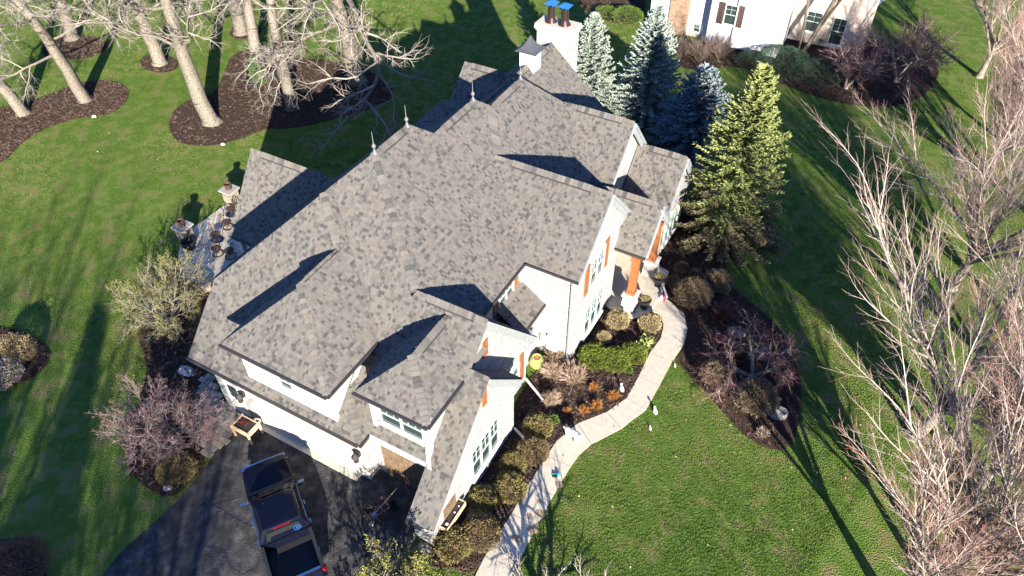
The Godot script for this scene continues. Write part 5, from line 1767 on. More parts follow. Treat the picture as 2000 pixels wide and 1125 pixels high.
	for i in rocks.size():
		rng.seed = 300 + i
		var o := thing("boulder", rocks[i][0], "rock", rocks[i][1])
		var mb := MB.new()
		mb.col = Color(0.26, 0.25, 0.23) if i < 3 or i == 7 else Color(0.52, 0.50, 0.46)
		var pts := PackedVector3Array()
		for k in 9:
			for j in 5:
				var t := TAU * k / 9.0
				var e := lerpf(-0.2, 1.0, j / 4.0)
				pts.append(Vector3(cos(t) * sqrt(maxf(0.02, 1 - e * e)), maxf(e, -0.1), sin(t) * sqrt(maxf(0.02, 1 - e * e))) * rf(0.82, 1.15) * rocks[i][2])
		for k in 9:
			for j in 4:
				var k2 := (k + 1) % 9
				mb.quad(pts[k * 5 + j + 1], pts[k2 * 5 + j + 1], pts[k2 * 5 + j], pts[k * 5 + j])
		part("body", mb, M.stone, o)
	# stone piers of the patio, each with a metal basket
	var piers := [["stone patio pier with dark basket next to the round metal pot", Vector3(-18.11, 0.0, -7.22), 1], ["stone patio pier with dark basket close to the porch roof", Vector3(-18.25, 0.0, -10.93), 2]]
	for q in piers:
		var o := thing("patio_pier", q[0], "pier", q[1])
		var mb := MB.new()
		mb.col = Color(0.42, 0.37, 0.28)
		for r in 5:
			for k in 4:
				var a := Vector3(0.3, 0, 0).rotated(Vector3.UP, k * PI / 2)
				var g := rf(0.75, 1.15)
				mb.col = Color(0.30 * g, 0.265 * g, 0.20 * g)
				mb.box(Vector3(0, 0.1 + r * 0.2, 0) + a * 0.55, Vector3(0.32 + rf(0, 0.04), 0.19, 0.62), Basis(Vector3.UP, k * PI / 2))
		part("shaft", mb, M.stone, o)
		mb = MB.new()
		mb.col = Color(0.36, 0.345, 0.31)
		mb.box(Vector3(0, 1.06, 0), Vector3(0.86, 0.1, 0.86))
		part("cap_stone", mb, M.stone, o)
		mb = MB.new()
		mb.lathe(Vector3(0, 1.11, 0), [[0.0, 0.0], [0.2, 0.0], [0.16, 0.12], [0.24, 0.34], [0.18, 0.36], [0.12, 0.2], [0.0, 0.18]], 10)
		part("basket", mb, M.rusty_iron, o)
	var pot := thing("metal_pot", "round dark metal pot on the patio at the stone pier", "pot", Vector3(-17.47, 0.0, -6.79) + Vector3(0, 0.06, 0))
	var pm := MB.new()
	pm.lathe(Vector3.ZERO, [[0.0, 0.02], [0.26, 0.02], [0.36, 0.3], [0.38, 0.5], [0.34, 0.5], [0.31, 0.3], [0.2, 0.1], [0.0, 0.1]], 18)
	part("bowl", pm, M.iron, pot)
	# curved seat wall
	var sw := thing("seat_wall", "low curved stone seat wall at the end of the patio", "wall", Vector3.ZERO)
	var path := [Vector2(-15.93, -4.89), Vector2(-15.55, -4.96), Vector2(-15.05, -4.98), Vector2(-14.51, -4.88), Vector2(-14.06, -4.74)]
	for i in path.size() - 1:
		var a: Vector2 = path[i]; var b: Vector2 = path[i + 1]
		var wm := MB.new()
		wm.col = Color(0.42, 0.36, 0.26)
		wm.bar(Vector3(a.x, 0.2, a.y), Vector3(b.x, 0.2, b.y), 0.5, 0.42)
		part("wall_block", wm, M.stone, sw)
		var cm := MB.new()
		cm.col = Color(0.56, 0.49, 0.36)
		cm.bar(Vector3(a.x, 0.45, a.y), Vector3(b.x, 0.45, b.y), 0.62, 0.07)
		part("cap_stone", cm, M.stone, sw)
	# wrought iron patio chairs
	var pc := [["wrought iron patio chair with ring base next to the seat wall side of the patio", Vector3(-15.73, 0.0, -7.17), 0.4], ["wrought iron patio chair with ring base at the porch roof corner", Vector3(-14.99, 0.0, -7.38), 1.9], ["wrought iron patio chair drawn up against the stone pier", Vector3(-17.54, 0.0, -10.12), 2.8], ["wrought iron patio chair in the tree shade on the patio", Vector3(-16.66, 0.0, -8.02), 4.0], ["wrought iron patio chair half under the porch eave", Vector3(-16.88, 0.0, -9.12), 5.1]]
	for q in pc:
		var o := thing("patio_chair", q[0], "chair", q[1] + Vector3(0, 0.06, 0), q[2], "wrought iron patio chairs")
		var s := MB.new()
		s.lathe(Vector3(0, 0.42, 0), [[0.0, 0.0], [0.26, 0.0], [0.28, 0.03], [0.0, 0.04]], 14)
		part("seat", s, M.rusty_iron, o)
		s = MB.new()
		for k in 14:
			var t0 := TAU * k / 14.0; var t1 := TAU * (k + 1) / 14.0
			s.tube(Vector3(cos(t0) * 0.3, 0.03, sin(t0) * 0.3), Vector3(cos(t1) * 0.3, 0.03, sin(t1) * 0.3), 0.025, 0.025, 5)
		for k in 4:
			var t := TAU * k / 4.0
			s.tube(Vector3(cos(t) * 0.3, 0.03, sin(t) * 0.3), Vector3(0, 0.2, 0), 0.018, 0.018, 5)
		s.tube(Vector3(0, 0.1, 0), Vector3(0, 0.42, 0), 0.03, 0.03, 6)
		part("ring_base", s, M.rusty_iron, o)
		s = MB.new()
		for k in 8:
			var t0 := PI * k / 8.0; var t1 := PI * (k + 1) / 8.0
			s.tube(Vector3(cos(t0) * 0.26, 0.62 + sin(t0) * 0.32, 0.27), Vector3(cos(t1) * 0.26, 0.62 + sin(t1) * 0.32, 0.27), 0.02, 0.02, 5)
		for x in [-0.26, -0.09, 0.09, 0.26]:
			s.tube(Vector3(x, 0.44, 0.24), Vector3(x, 0.62 + sqrt(maxf(0.0, 0.0676 - x * x)) * 1.2, 0.27), 0.015, 0.015, 5)
		part("backrest", s, M.rusty_iron, o)
	# two dark lounge chairs among the oaks
	var lc := [["dark slatted garden chair beside the small evergreen in the oak bed", Vector3(-26.01, 0.0, -22.99), 0.5], ["dark slatted garden chair behind the crossing twigs in the oak bed", Vector3(-26.55, 0.0, -21.44), 5.4]]
	for q in lc:
		var o := thing("garden_chair", q[0], "chair", q[1] + Vector3(0, 0.03, 0), q[2], "dark garden chairs in the oak bed")
		for k in 5:
			var s := MB.new()
			s.box(Vector3(0, 0.38 - k * 0.01, -0.25 + k * 0.13), Vector3(0.62, 0.03, 0.1))
			part("seat_slat", s, M.iron, o)
			s = MB.new()
			s.bar(Vector3(-0.28 + k * 0.14, 0.34, 0.34), Vector3(-0.3 + k * 0.15, 1.05, 0.62), 0.11, 0.025, Vector3(0, 0.3, 1))
			part("back_slat", s, M.iron, o)
		for x in [-0.36, 0.36]:
			for z in [-0.3, 0.36]:
				var s := MB.new()
				s.box(Vector3(x, 0.28, z), Vector3(0.08, 0.56, 0.08))
				part("leg", s, M.iron, o)
			var s2 := MB.new()
			s2.box(Vector3(x, 0.58, 0.05), Vector3(0.14, 0.03, 0.85))
			part("armrest", s2, M.iron, o)

func build_neighbor() -> void:
	var n := thing("neighbor_house", "white sided two-storey house with brown shutters and a tan brick chimney", "house", Vector3(1.67, 0.0, -43.78), 0.0)
	n.rotation.y = 0.0
	# local x runs along the facade, +z out of it towards the lawn
	var clap := func(x0: float, x1: float, y0: float, y1: float, z: float, m: Material) -> void:
		var mb := MB.new()
		var y := y0
		while y < y1:
			mb.hexa([Vector3(x0, y, z + 0.02), Vector3(x1, y, z + 0.02), Vector3(x1, y, z - 0.2), Vector3(x0, y, z - 0.2), Vector3(x0, y + 0.13, z), Vector3(x1, y + 0.13, z), Vector3(x1, y + 0.13, z - 0.2), Vector3(x0, y + 0.13, z - 0.2)])
			y += 0.13
		part("siding_wall", mb, m, n)
	var side := func(x: float, z0: float, z1: float, y0: float, y1: float, s: float) -> void:
		var mb := MB.new()
		var y := y0
		while y < y1:
			mb.hexa([Vector3(x - 0.1, y, z1), Vector3(x + 0.1 + 0.02, y, z1), Vector3(x + 0.1 + 0.02, y, z0), Vector3(x - 0.1, y, z0), Vector3(x - 0.1, y + 0.13, z1), Vector3(x + 0.1, y + 0.13, z1), Vector3(x + 0.1, y + 0.13, z0), Vector3(x - 0.1, y + 0.13, z0)])
			y += 0.13
		part("siding_wall", mb, M.siding, n)
	clap.call(-2.0, 3.4, 0.25, 6.2, 0.0, M.siding)
	clap.call(-3.9, -2.0, 0.25, 6.2, -0.8, M.siding)
	clap.call(-7.0, -5.5, 0.25, 6.2, -0.6, M.siding)
	side.call(-1.9, -0.8, 0.0, 0.25, 6.2, -1.0)
	side.call(-5.4, -1.4, -0.6, 0.25, 6.2, 1.0)
	side.call(3.3, -7.5, 0.0, 0.25, 6.2, 1.0)
	side.call(-6.9, -5.0, -0.6, 0.25, 6.2, -1.0)
	clap.call(3.4, 9.0, 0.3, 6.2, -3.5, M.cream_siding)
	var fb := MB.new()
	fb.box(Vector3(-1.8, 0.1, -4.3), Vector3(10.2, 0.4, 7.0))
	part("foundation", fb, M.concrete, n)
	var ck := MB.new()
	ck.box(Vector3(-4.65, 4.5, -0.95), Vector3(1.5, 9.0, 1.0))
	part("chimney", ck, M.tan_brick, n)
	var rf_ := MB.new()
	rf_.hexa([Vector3(-8.2, 6.2, 0.5), Vector3(3.9, 6.2, 0.5), Vector3(3.9, 6.2, -8.0), Vector3(-8.2, 6.2, -8.0), Vector3(-5.5, 8.8, -3.7), Vector3(1.2, 8.8, -3.7), Vector3(1.2, 8.8, -3.8), Vector3(-5.5, 8.8, -3.8)])
	rf_.hexa([Vector3(3.95, 6.2, -3.0), Vector3(9.5, 6.2, -3.0), Vector3(9.5, 6.2, -9.0), Vector3(3.95, 6.2, -9.0), Vector3(5.0, 8.0, -6.0), Vector3(8.0, 8.0, -6.0), Vector3(8.0, 8.0, -6.1), Vector3(5.0, 8.0, -6.1)])
	part("roof", rf_, M.roof_deck, n)
	var xx := Vector3.RIGHT
	for q in [[-1.0, 1.95, 0.0], [-1.0, 4.4, 0.0]]:
		window_unit(n, Vector3(q[0], q[1], 0.03), xx, Vector3(0, 0, 1), 0.95, 1.55, 2, 2)
		shutter(n, Vector3(q[0] - 0.5, q[1] - 0.05, 0.03), xx, Vector3(0, 0, 1), 0.45, 1.65, M.dark_shutter)
		shutter(n, Vector3(q[0] + 1.0, q[1] - 0.05, 0.03), xx, Vector3(0, 0, 1), 0.45, 1.65, M.dark_shutter)
	window_unit(n, Vector3(-3.4, 0.45, -0.77), xx, Vector3(0, 0, 1), 0.6, 0.7, 2, 2)
	window_unit(n, Vector3(4.4, 1.2, -3.47), xx, Vector3(0, 0, 1), 1.2, 1.6, 2, 2)
	window_unit(n, Vector3(6.4, 0.6, -3.47), xx, Vector3(0, 0, 1), 1.0, 2.1, 2, 2)
	for q in [3.4, -2.0]:
		var cb := MB.new()
		cb.box(Vector3(q, 3.2, -0.02), Vector3(0.14, 6.0, 0.14))
		part("corner_board", cb, M.trim_white, n)
	var dsp := MB.new()
	dsp.bar(Vector3(-0.05, 5.9, 0.14), Vector3(-0.05, 0.35, 0.14), 0.09, 0.08)
	dsp.bar(Vector3(-0.05, 0.35, 0.14), Vector3(-0.2, 0.1, 0.9), 0.09, 0.08)
	part("downspout", dsp, M.trim_white, n)

func plant_trees() -> void:
	var oak := {"levels": [[10, 0.56, 1.1], [11, 0.42, 0.8], [9, 0.42, 0.8], [7, 0.5, 0.75]], "segs": [9, 9, 6, 4, 2], "wander": 0.21, "rise": [0.01, 0.02, 0.0, -0.02, 0.0], "start": [0.30, 0.22, 0.15, 0.1], "thin": [0.21, 0.42, 0.45, 0.55], "taper": 0.34, "least": 0.0078, "trunk_levels": 1,
		"bark": Color(0.27, 0.245, 0.205), "twig": Color(0.24, 0.22, 0.19), "tip": Color(0.19, 0.155, 0.13)}
	var g := "tall bare oaks behind the house"
	bare_tree("oak_tree", "pale leaning oak at the open end of the long mulch bed", Vector3(-38.18, 0.0, -11.35), 11, 13.0, 0.42, Vector3(-0.02, 1, 0.1), oak, g)
	bare_tree("oak_tree", "pale oak rising from the rounded end of the long mulch bed", Vector3(-35.92, 0.0, -14.60), 12, 14.0, 0.45, Vector3(0.1, 1, 0.06), oak, g)
	bare_tree("oak_tree", "oak in the oval mulch ring farthest up the lawn", Vector3(-44.85, 0.0, -20.50), 13, 14.0, 0.5, Vector3(0.1, 1, -0.1), oak, g)
	bare_tree("oak_tree", "oak standing in the small round mulch ring", Vector3(-35.48, 0.0, -20.95), 14, 13.0, 0.5, Vector3(0.12, 1, 0.05), oak, g)
	bare_tree("oak_tree", "thickest oak, forked and leaning, at the rim of the big mulch bed", Vector3(-26.04, 0.0, -16.84), 15, 14.0, 0.55, Vector3(-0.13, 1, 0.02), oak, g)
	bare_tree("oak_tree", "oak with a small evergreen shrub at its foot", Vector3(-27.89, 0.0, -23.68), 16, 14.0, 0.45, Vector3(0.0, 1, -0.02), oak, g)
	bare_tree("oak_tree", "oak in the round ring beyond the big mulch bed", Vector3(-33.71, 0.0, -27.74), 17, 14.0, 0.55, Vector3(0.06, 1, 0.0), oak, g)
	bare_tree("oak_tree", "slim upright oak with mossy foot in the big mulch bed", Vector3(-22.37, 0.0, -20.81), 18, 14.0, 0.40, Vector3(0.17, 1, 0.06), oak, g)
	var wide := oak.duplicate()
	wide.extra = [[Vector3(0.6, 6.4, 0.2), Vector3(1.0, 0.05, 0.25), 11.0, 0.2], [Vector3(0.5, 5.0, 0.2), Vector3(0.7, -0.05, 0.6), 6.5, 0.13], [Vector3(0.4, 7.4, -0.2), Vector3(0.95, 0.05, -0.35), 9.0, 0.15]]
	bare_tree("oak_tree", "broad straight oak at the back of the big mulch bed", Vector3(-20.70, 0.0, -25.91), 19, 15.0, 0.6, Vector3(0.12, 1, 0.05), wide, g)
	# upright maples on the front lawn
	var map := {"levels": [[12, 3.5, 0.6], [12, 0.42, 0.4], [8, 0.46, 0.45], [8, 0.5, 0.5]], "segs": [4, 10, 5, 3, 2], "wander": 0.06, "rise": [0.02, 0.02, 0.04, 0.05, 0.04], "start": [0.55, 0.12, 0.12, 0.1], "thin": [0.36, 0.34, 0.42, 0.5], "taper": 0.28, "least": 0.0062, "trunk_levels": 1,
		"bark": Color(0.34, 0.305, 0.255), "twig": Color(0.34, 0.285, 0.25), "tip": Color(0.34, 0.185, 0.145)}
	var gm := "bare spreading maples on the front lawn"
	var redm := map.duplicate()
	redm.levels = [[13, 3.0, 0.5], [12, 0.42, 0.4], [9, 0.46, 0.45], [8, 0.5, 0.5]]
	redm.tip = Color(0.38, 0.14, 0.09)
	var open_map := map.duplicate()
	open_map.levels = [[12, 3.4, 0.58], [11, 0.42, 0.38], [7, 0.48, 0.42], [4, 0.5, 0.45]]
	open_map.least = 0.0055
	var open_red := open_map.duplicate()
	open_red.levels = [[12, 2.9, 0.5], [11, 0.42, 0.38], [8, 0.48, 0.42], [5, 0.5, 0.45]]
	open_red.tip = redm.tip
	bare_tree("maple_tree", "bare pale maple whose leaning trunk and forks show in the open lawn", Vector3(19.33, 0.0, -13.17), 41, 3.2, 0.30, Vector3(0.16, 1, 0.03), open_map, gm)
	bare_tree("maple_tree", "bare reddish-tipped maple fanning over the lawn beside the dark bed", Vector3(19.74, 0.0, -4.73), 42, 2.6, 0.26, Vector3(0.05, 1, 0.0), open_red, gm)
	bare_tree("maple_tree", "bare maple with straight pale branches at the lawn corner", Vector3(21.65, 0.0, -6.52), 43, 3.2, 0.28, Vector3(0.0, 1, 0.0), open_map, gm)
	bare_tree("maple_tree", "bare pinkish maple behind the pale leaning one", Vector3(19.60, 0.0, -23.76), 44, 3.0, 0.28, Vector3(0.12, 1, 0.02), map, gm)
	bare_tree("maple_tree", "bare maple with fine upright twigs beyond the striped lawn", Vector3(20.37, 0.0, -35.30), 45, 2.7, 0.26, Vector3(0.05, 1, 0.05), redm, gm)
	bare_tree("maple_tree", "bare maple standing past the neighbor bed", Vector3(18.89, 0.0, -48.53), 46, 2.8, 0.25, Vector3(0.05, 1, 0.0), map, gm)
	bare_tree("maple_tree", "bare maple crowding in behind the leaning maple", Vector3(24.50, 0.0, -30.74), 48, 3.2, 0.28, Vector3(-0.05, 1, 0.0), map, gm)
	bare_tree("maple_tree", "bare maple between the leaning maple and the lawn corner", Vector3(23.38, 0.0, -11.07), 49, 2.8, 0.27, Vector3(0.0, 1, 0.0), redm, gm)
	bare_tree("maple_tree", "bare rosy maple rising in front of the leaning maple trunk", Vector3(21.85, 0.0, -11.52), 50, 2.3, 0.22, Vector3(0.0, 1, 0.0), redm, gm)
	bare_tree("maple_tree", "bare rosy maple close behind the pinkish one", Vector3(22.88, 0.0, -22.37), 39, 2.6, 0.24, Vector3(0.08, 1, 0.0), redm, gm)
	bare_tree("maple_tree", "bare rosy maple opposite the end of the neighbor bed", Vector3(21.25, 0.0, -39.59), 40, 2.4, 0.22, Vector3(0.05, 1, 0.0), redm, gm)
	bare_tree("maple_tree", "shorter bare maple with a full reddish crown at the lawn corner", Vector3(20.41, 0.0, -6.83), 38, 1.9, 0.2, Vector3(0.0, 1, 0.0), redm, gm)
	bare_tree("maple_tree", "bare maple at the outer lawn edge with rosy twig ends", Vector3(25.00, 0.0, -15.48), 47, 3.2, 0.28, Vector3(0.0, 1, 0.0), map, gm)
	# trees behind the camera whose shadows stripe the side lawn
	var gs := "bare trees across the drive that shade the side lawn"
	var shade := map.duplicate()
	shade.levels = [[12, 3.0, 0.5], [14, 0.4, 0.5], [10, 0.45, 0.5]]
	shade.least = 0.02
	for q in [[9.3, 27.0, 51, "bare tree across the drive that stripes the side lawn"], [3.2, 28.0, 52, "bare tree shading the lawn round the russet shrub"], [11.2, 25.6, 53, "bare tree whose shadow crosses the drive beside the truck"], [6.2, 30.0, 54, "bare tree behind the striping one across the drive"], [-1.5, 30.5, 55, "bare tree at the far end of the row across the drive"]]:
		bare_tree("maple_tree", q[3], Vector3(q[0], 0, q[1]), q[2], 3.8, 0.34, Vector3(0, 1, 0), shade, gs)
	var gv := "tall evergreens across the drive that shade the side lawn"
	spruce("tall green spruce across the drive beside the striping tree", Vector3(7.1, 0, 27.0), 56, 13.0, 2.6, Color(0.12, 0.15, 0.06), Color(0.2, 0.23, 0.1), gv)
	spruce("tall green spruce across the drive at the far end of the row", Vector3(2.6, 0, 27.6), 57, 12.0, 2.8, Color(0.12, 0.15, 0.06), Color(0.2, 0.23, 0.1), gv)
	# small flowering and budding trees
	var bud := {"levels": [[7, 0.9, 0.75], [8, 0.6, 0.7], [7, 0.5, 0.7], [5, 0.5, 0.7]], "segs": [3, 5, 4, 3, 2], "wander": 0.17, "rise": [0.0, 0.02, 0.02, 0.0, 0.0], "start": [0.3, 0.2, 0.2, 0.15], "thin": [0.6, 0.55, 0.5, 0.6], "taper": 0.5, "least": 0.005, "trunk_levels": 1, "stems": 4, "splay": 0.75,
		"bark": Color(0.27, 0.25, 0.22), "twig": Color(0.21, 0.19, 0.15), "tip": Color(0.18, 0.17, 0.10), "bud": Color(0.13, 0.14, 0.025), "bud2": Color(0.24, 0.22, 0.07), "buds": 9000, "bud_size": 0.62}
	bare_tree("budding_tree", "low spreading tree with yellow-green buds between lawn and patio", Vector3(-14.15, 0.0, -2.38), 61, 2.05, 0.065, Vector3(0, 1, 0), bud)
	var pink := bud.duplicate()
	pink.bud = Color(0.17, 0.06, 0.075); pink.bud2 = Color(0.29, 0.185, 0.175); pink.tip = Color(0.23, 0.155, 0.145); pink.twig = Color(0.24, 0.195, 0.175); pink.buds = 7000
	bare_tree("blossom_tree", "small tree with pink buds beside the paver apron", Vector3(-8.60, 0.0, 2.89), 62, 2.0, 0.065, Vector3(0, 1, 0), pink)
	var near := bud.duplicate()
	near.buds = 9000; near.bud = Color(0.17, 0.18, 0.03); near.bud2 = Color(0.30, 0.28, 0.08); near.bud_size = 0.9
	bare_tree("budding_tree", "budding yellow-green tree by the foot of the brick wing wall", Vector3(4.01, 0.0, 3.99), 63, 1.7, 0.06, Vector3(0, 1, 0), near)
	var bare := bud.duplicate()
	bare.erase("bud")
	bare.levels = [[5, 0.8, 0.7], [5, 0.6, 0.65], [4, 0.55, 0.7], [3, 0.55, 0.7]]
	bare.tip = Color(0.25, 0.21, 0.19); bare.twig = Color(0.28, 0.25, 0.225); bare.bark = Color(0.28, 0.255, 0.225)
	bare_tree("ornamental_tree", "bare pale branching tree beside the lower end of the walk", Vector3(9.06, 0.0, 1.50), 64, 2.0, 0.09, Vector3(0, 1, 0), bare)
	var low := {"levels": [[6, 1.0, 0.85], [8, 0.6, 0.75], [7, 0.5, 0.7], [5, 0.5, 0.7]], "segs": [3, 7, 4, 3, 2], "wander": 0.24, "rise": [0.0, 0.01, 0.0, -0.03, -0.04], "start": [0.4, 0.15, 0.15, 0.15], "thin": [0.6, 0.5, 0.5, 0.6], "taper": 0.5, "least": 0.005, "trunk_levels": 1, "stems": 3, "splay": 0.9,
		"bark": Color(0.36, 0.33, 0.29), "twig": Color(0.13, 0.075, 0.07), "tip": Color(0.19, 0.07, 0.075)}
	bare_tree("crooked_tree", "low crooked tree with wide red-brown twigs over the mulch bed", Vector3(12.31, 0.0, -12.94), 65, 1.9, 0.10, Vector3(-0.3, 1, 0.1), low)
	var plum := low.duplicate()
	plum.twig = Color(0.14, 0.085, 0.085); plum.tip = Color(0.20, 0.075, 0.09); plum.wander = 0.16; plum.splay = 0.6; plum.rise = [0.0, 0.05, 0.03, 0.01, 0.0]
	bare_tree("plum_tree", "wide plum tree with purple twigs in the neighbor bed", Vector3(13.69, 0.0, -44.82), 66, 2.9, 0.13, Vector3(0.1, 1, 0), plum, "purple twigged trees in the neighbor bed")
	bare_tree("plum_tree", "smaller brown-twigged tree between the yew mass and the plum tree", Vector3(10.66, 0.0, -42.07), 67, 2.1, 0.10, Vector3(0, 1, 0), plum, "purple twigged trees in the neighbor bed")
	var clump := {"levels": [[6, 0.35, 0.35], [6, 0.5, 0.5], [5, 0.5, 0.6], [4, 0.5, 0.6]], "segs": [6, 5, 4, 3, 2], "wander": 0.06, "rise": [0.01, 0.05, 0.03, 0.0, 0.0], "start": [0.62, 0.3, 0.2, 0.2], "thin": [0.4, 0.5, 0.5, 0.6], "taper": 0.6, "least": 0.007, "trunk_levels": 1, "stems": 5, "splay": 0.22,
		"bark": Color(0.20, 0.165, 0.135), "twig": Color(0.19, 0.15, 0.125), "tip": Color(0.26, 0.18, 0.15)}
	bare_tree("clump_tree", "five-stemmed bare tree rising from the yew mass by the white house", Vector3(6.69, 0.0, -44.48), 68, 8.0, 0.13, Vector3(0.12, 1, 0), clump)
	# spruces
	spruce("pale blue-green spruce close behind the chimney", Vector3(-3.90, 0.0, -29.47), 71, 7.2, 2.5, Color(0.25, 0.30, 0.255), Color(0.38, 0.42, 0.35))
	spruce("tall pale blue spruce next to the neighbor chimney", Vector3(-0.66, 0.0, -31.69), 72, 7.5, 2.7, Color(0.26, 0.32, 0.28), Color(0.40, 0.45, 0.40))
	spruce("dark steel-blue spruce in the shade between the other spruces", Vector3(3.64, 0.0, -28.90), 73, 5.9, 3.0, Color(0.13, 0.17, 0.185), Color(0.33, 0.39, 0.41))
	spruce("yellow-green spruce with brown lower branches at the house corner", Vector3(7.84, 0.0, -22.14), 74, 10.2, 3.3, Color(0.19, 0.225, 0.08), Color(0.33, 0.35, 0.135), "", Color(0.18, 0.15, 0.095))
	spruce("knee-high green spruce at the foot of an oak", Vector3(-26.86, 0.0, -22.35), 75, 1.9, 0.65, Color(0.08, 0.16, 0.06), Color(0.14, 0.22, 0.08))

func plant_shrubs() -> void:
	# clipped boxwoods along the wall
	var ol0 := Color(0.12, 0.112, 0.038); var ol1 := Color(0.23, 0.19, 0.075); var tw := Color(0.20, 0.15, 0.09)
	var bw := round_shrub("boxwood", "round brown-green boxwood beside the upper bend of the walk, first of the row", Vector3(4.87, 0.0, -5.46), 101, 0.62, 0.85, ol0, ol1, tw, 5200, 0.62, "clipped boxwoods between wall and walk")
	var bw2 := round_shrub("boxwood", "round twiggy boxwood below the triple window, second of the row", Vector3(5.29, 0.0, -4.28), 102, 0.66, 0.9, Color(0.11, 0.095, 0.04), Color(0.20, 0.15, 0.08), Color(0.20, 0.145, 0.09), 5200, 0.42, "clipped boxwoods between wall and walk")
	var gb := "clipped boxwoods between wall and walk"
	copy(bw, "small round boxwood under the triple window, third of the row", Vector3(4.85, 0.0, -3.41), 1.3, 0.86, gb)
	copy(bw, "round boxwood at the second walk joint, fourth of the row", Vector3(5.30, 0.0, -2.30), 2.2, 1.02, gb)
	copy(bw, "round boxwood against the wall before the window box, fifth of the row", Vector3(4.57, 0.0, -1.32), 3.3, 0.92, gb)
	copy(bw2, "wide boxwood in front of the window box, sixth of the row", Vector3(5.26, 0.0, -0.05), 4.2, 1.12, gb)
	copy(bw, "boxwood at the corner of the brick wing wall, last of the row", Vector3(4.56, 0.0, 0.86), 5.2, 1.1, gb)
	var tan0 := Color(0.26, 0.215, 0.10); var tan1 := Color(0.36, 0.29, 0.16)
	var en := round_shrub("boxwood", "tan round boxwood between the house wall and the porch pier", Vector3(5.44, 0.0, -12.97), 103, 0.55, 0.8, tan0, tan1, Color(0.30, 0.24, 0.15), 4200, 0.45, "tan boxwoods at the porch")
	copy(en, "tan round boxwood in the bend of the walk at the porch", Vector3(6.88, 0.0, -13.53), 1.7, 0.98, "tan boxwoods at the porch")
	copy(en, "small tan boxwood behind the green hedge", Vector3(5.25, 0.0, -11.66), 3.0, 0.66, "tan boxwoods at the porch")
	# bright green hedge in three lobes
	var gr0 := Color(0.07, 0.115, 0.015); var gr1 := Color(0.19, 0.22, 0.05)
	var h1 := round_shrub("green_hedge", "green low hedge lobe nearest the downspout wall", Vector3(5.37, 0.0, -10.33), 104, 0.75, 0.62, gr0, gr1, Color(0.10, 0.10, 0.04), 6200, 0.85, "green hedge lobes in the front bed")
	copy(h1, "green low hedge lobe in the middle of three", Vector3(6.28, 0.0, -10.65), 2.0, 0.95, "green hedge lobes in the front bed")
	copy(h1, "green low hedge lobe next to the leafy plant", Vector3(6.90, 0.0, -11.43), 4.0, 0.85, "green hedge lobes in the front bed")
	rng.seed = 105
	var lp := thing("leafy_plant", "upright plant with pale-edged broad leaves beside the green hedge", "plant", Vector3(7.13, 0.0, -12.29))
	var lm := MB.new()
	for k in 150:
		lm.col = Color(0.10, 0.17, 0.04).lerp(Color(0.34, 0.36, 0.14), rng.randf())
		var d := Vector3(rf(-0.7, 0.7), rf(0.3, 1.2), rf(-0.7, 0.7)).normalized()
		lm.leaf(Vector3(rf(-0.32, 0.32), rf(0.05, 0.5), rf(-0.32, 0.32)), d, d.cross(Vector3(rf(-1, 1), 0.3, rf(-1, 1))).normalized(), rf(0.12, 0.22), rf(0.03, 0.05))
	part("leaves", lm, M.leaves, lp)
	# dry tan cane shrubs
	var c0 := Color(0.30, 0.21, 0.15); var c1 := Color(0.46, 0.36, 0.27)
	var gd := "dry tan shrubs in the front bed"
	var cs := cane_shrub("dry_shrub", "dry tan shrub beside the green glazed jar", Vector3(4.07, 0.0, -8.48), 111, 0.72, 0.95, c0, c1, 300, gd)
	copy(cs, "dry tan shrub under the corner downspout", Vector3(5.06, 0.0, -8.72), 2.0, 1.12, gd)
	copy(cs, "dry tan shrub higher up against the meter boxes", Vector3(3.80, 0.0, -9.39), 4.0, 0.95, gd)
	copy(cs, "dry tan shrub at the end of the white downspout", Vector3(4.75, 0.0, -7.09), 1.0, 0.75, gd)
	var o0 := Color(0.30, 0.12, 0.04); var o1 := Color(0.44, 0.22, 0.07)
	var gor := "low orange stemmed plants in the front bed"
	var oc := cane_shrub("orange_shrub", "low orange plant at the walk edge beside the white stone rabbit", Vector3(7.05, 0.0, -8.69), 112, 0.4, 0.45, o0, o1, 170, gor)
	copy(oc, "low orange plant in the middle of the row along the walk", Vector3(6.62, 0.0, -7.86), 1.0, 1.0, gor)
	copy(oc, "low pale orange plant next to the dog", Vector3(6.22, 0.0, -7.36), 2.0, 0.85, gor)
	copy(oc, "faded reddish plant farther into the mulch", Vector3(5.57, 0.0, -6.97), 3.0, 0.7, gor)
	copy(oc, "thin orange plant behind the row, deep in the mulch", Vector3(6.05, 0.0, -8.73), 4.0, 0.8, gor)
	var gp := round_shrub("green_plant", "small bright green plant below the green hedge", Vector3(7.03, 0.0, -10.47), 113, 0.2, 0.22, Color(0.05, 0.12, 0.02), Color(0.12, 0.20, 0.04), Color(0.08, 0.1, 0.03), 260, 0.9)
	copy(gp, "small bright green plant beside the first boxwood", Vector3(5.27, 0.0, -6.30), 1.0, 1.1)
	# right-hand bed
	var br0 := Color(0.14, 0.11, 0.062); var br1 := Color(0.24, 0.19, 0.115)
	var gbr := "brown rounded shrubs in the spruce bed"
	var b1 := round_shrub("brown_shrub", "large brown rounded shrub nearest the head of the walk", Vector3(8.10, 0.0, -16.31), 121, 0.95, 1.25, br0, br1, Color(0.22, 0.165, 0.11), 6500, 0.3, gbr)
	copy(b1, "brown rounded shrub behind the large one by the walk", Vector3(8.90, 0.0, -17.86), 1.5, 0.8, gbr)
	copy(b1, "small rounded shrub in the shade by the far porch pier", Vector3(6.83, 0.0, -16.98), 2.5, 0.42, gbr)
	copy(b1, "small rounded shrub higher up against the gable wall", Vector3(6.86, 0.0, -18.24), 3.5, 0.4, gbr)
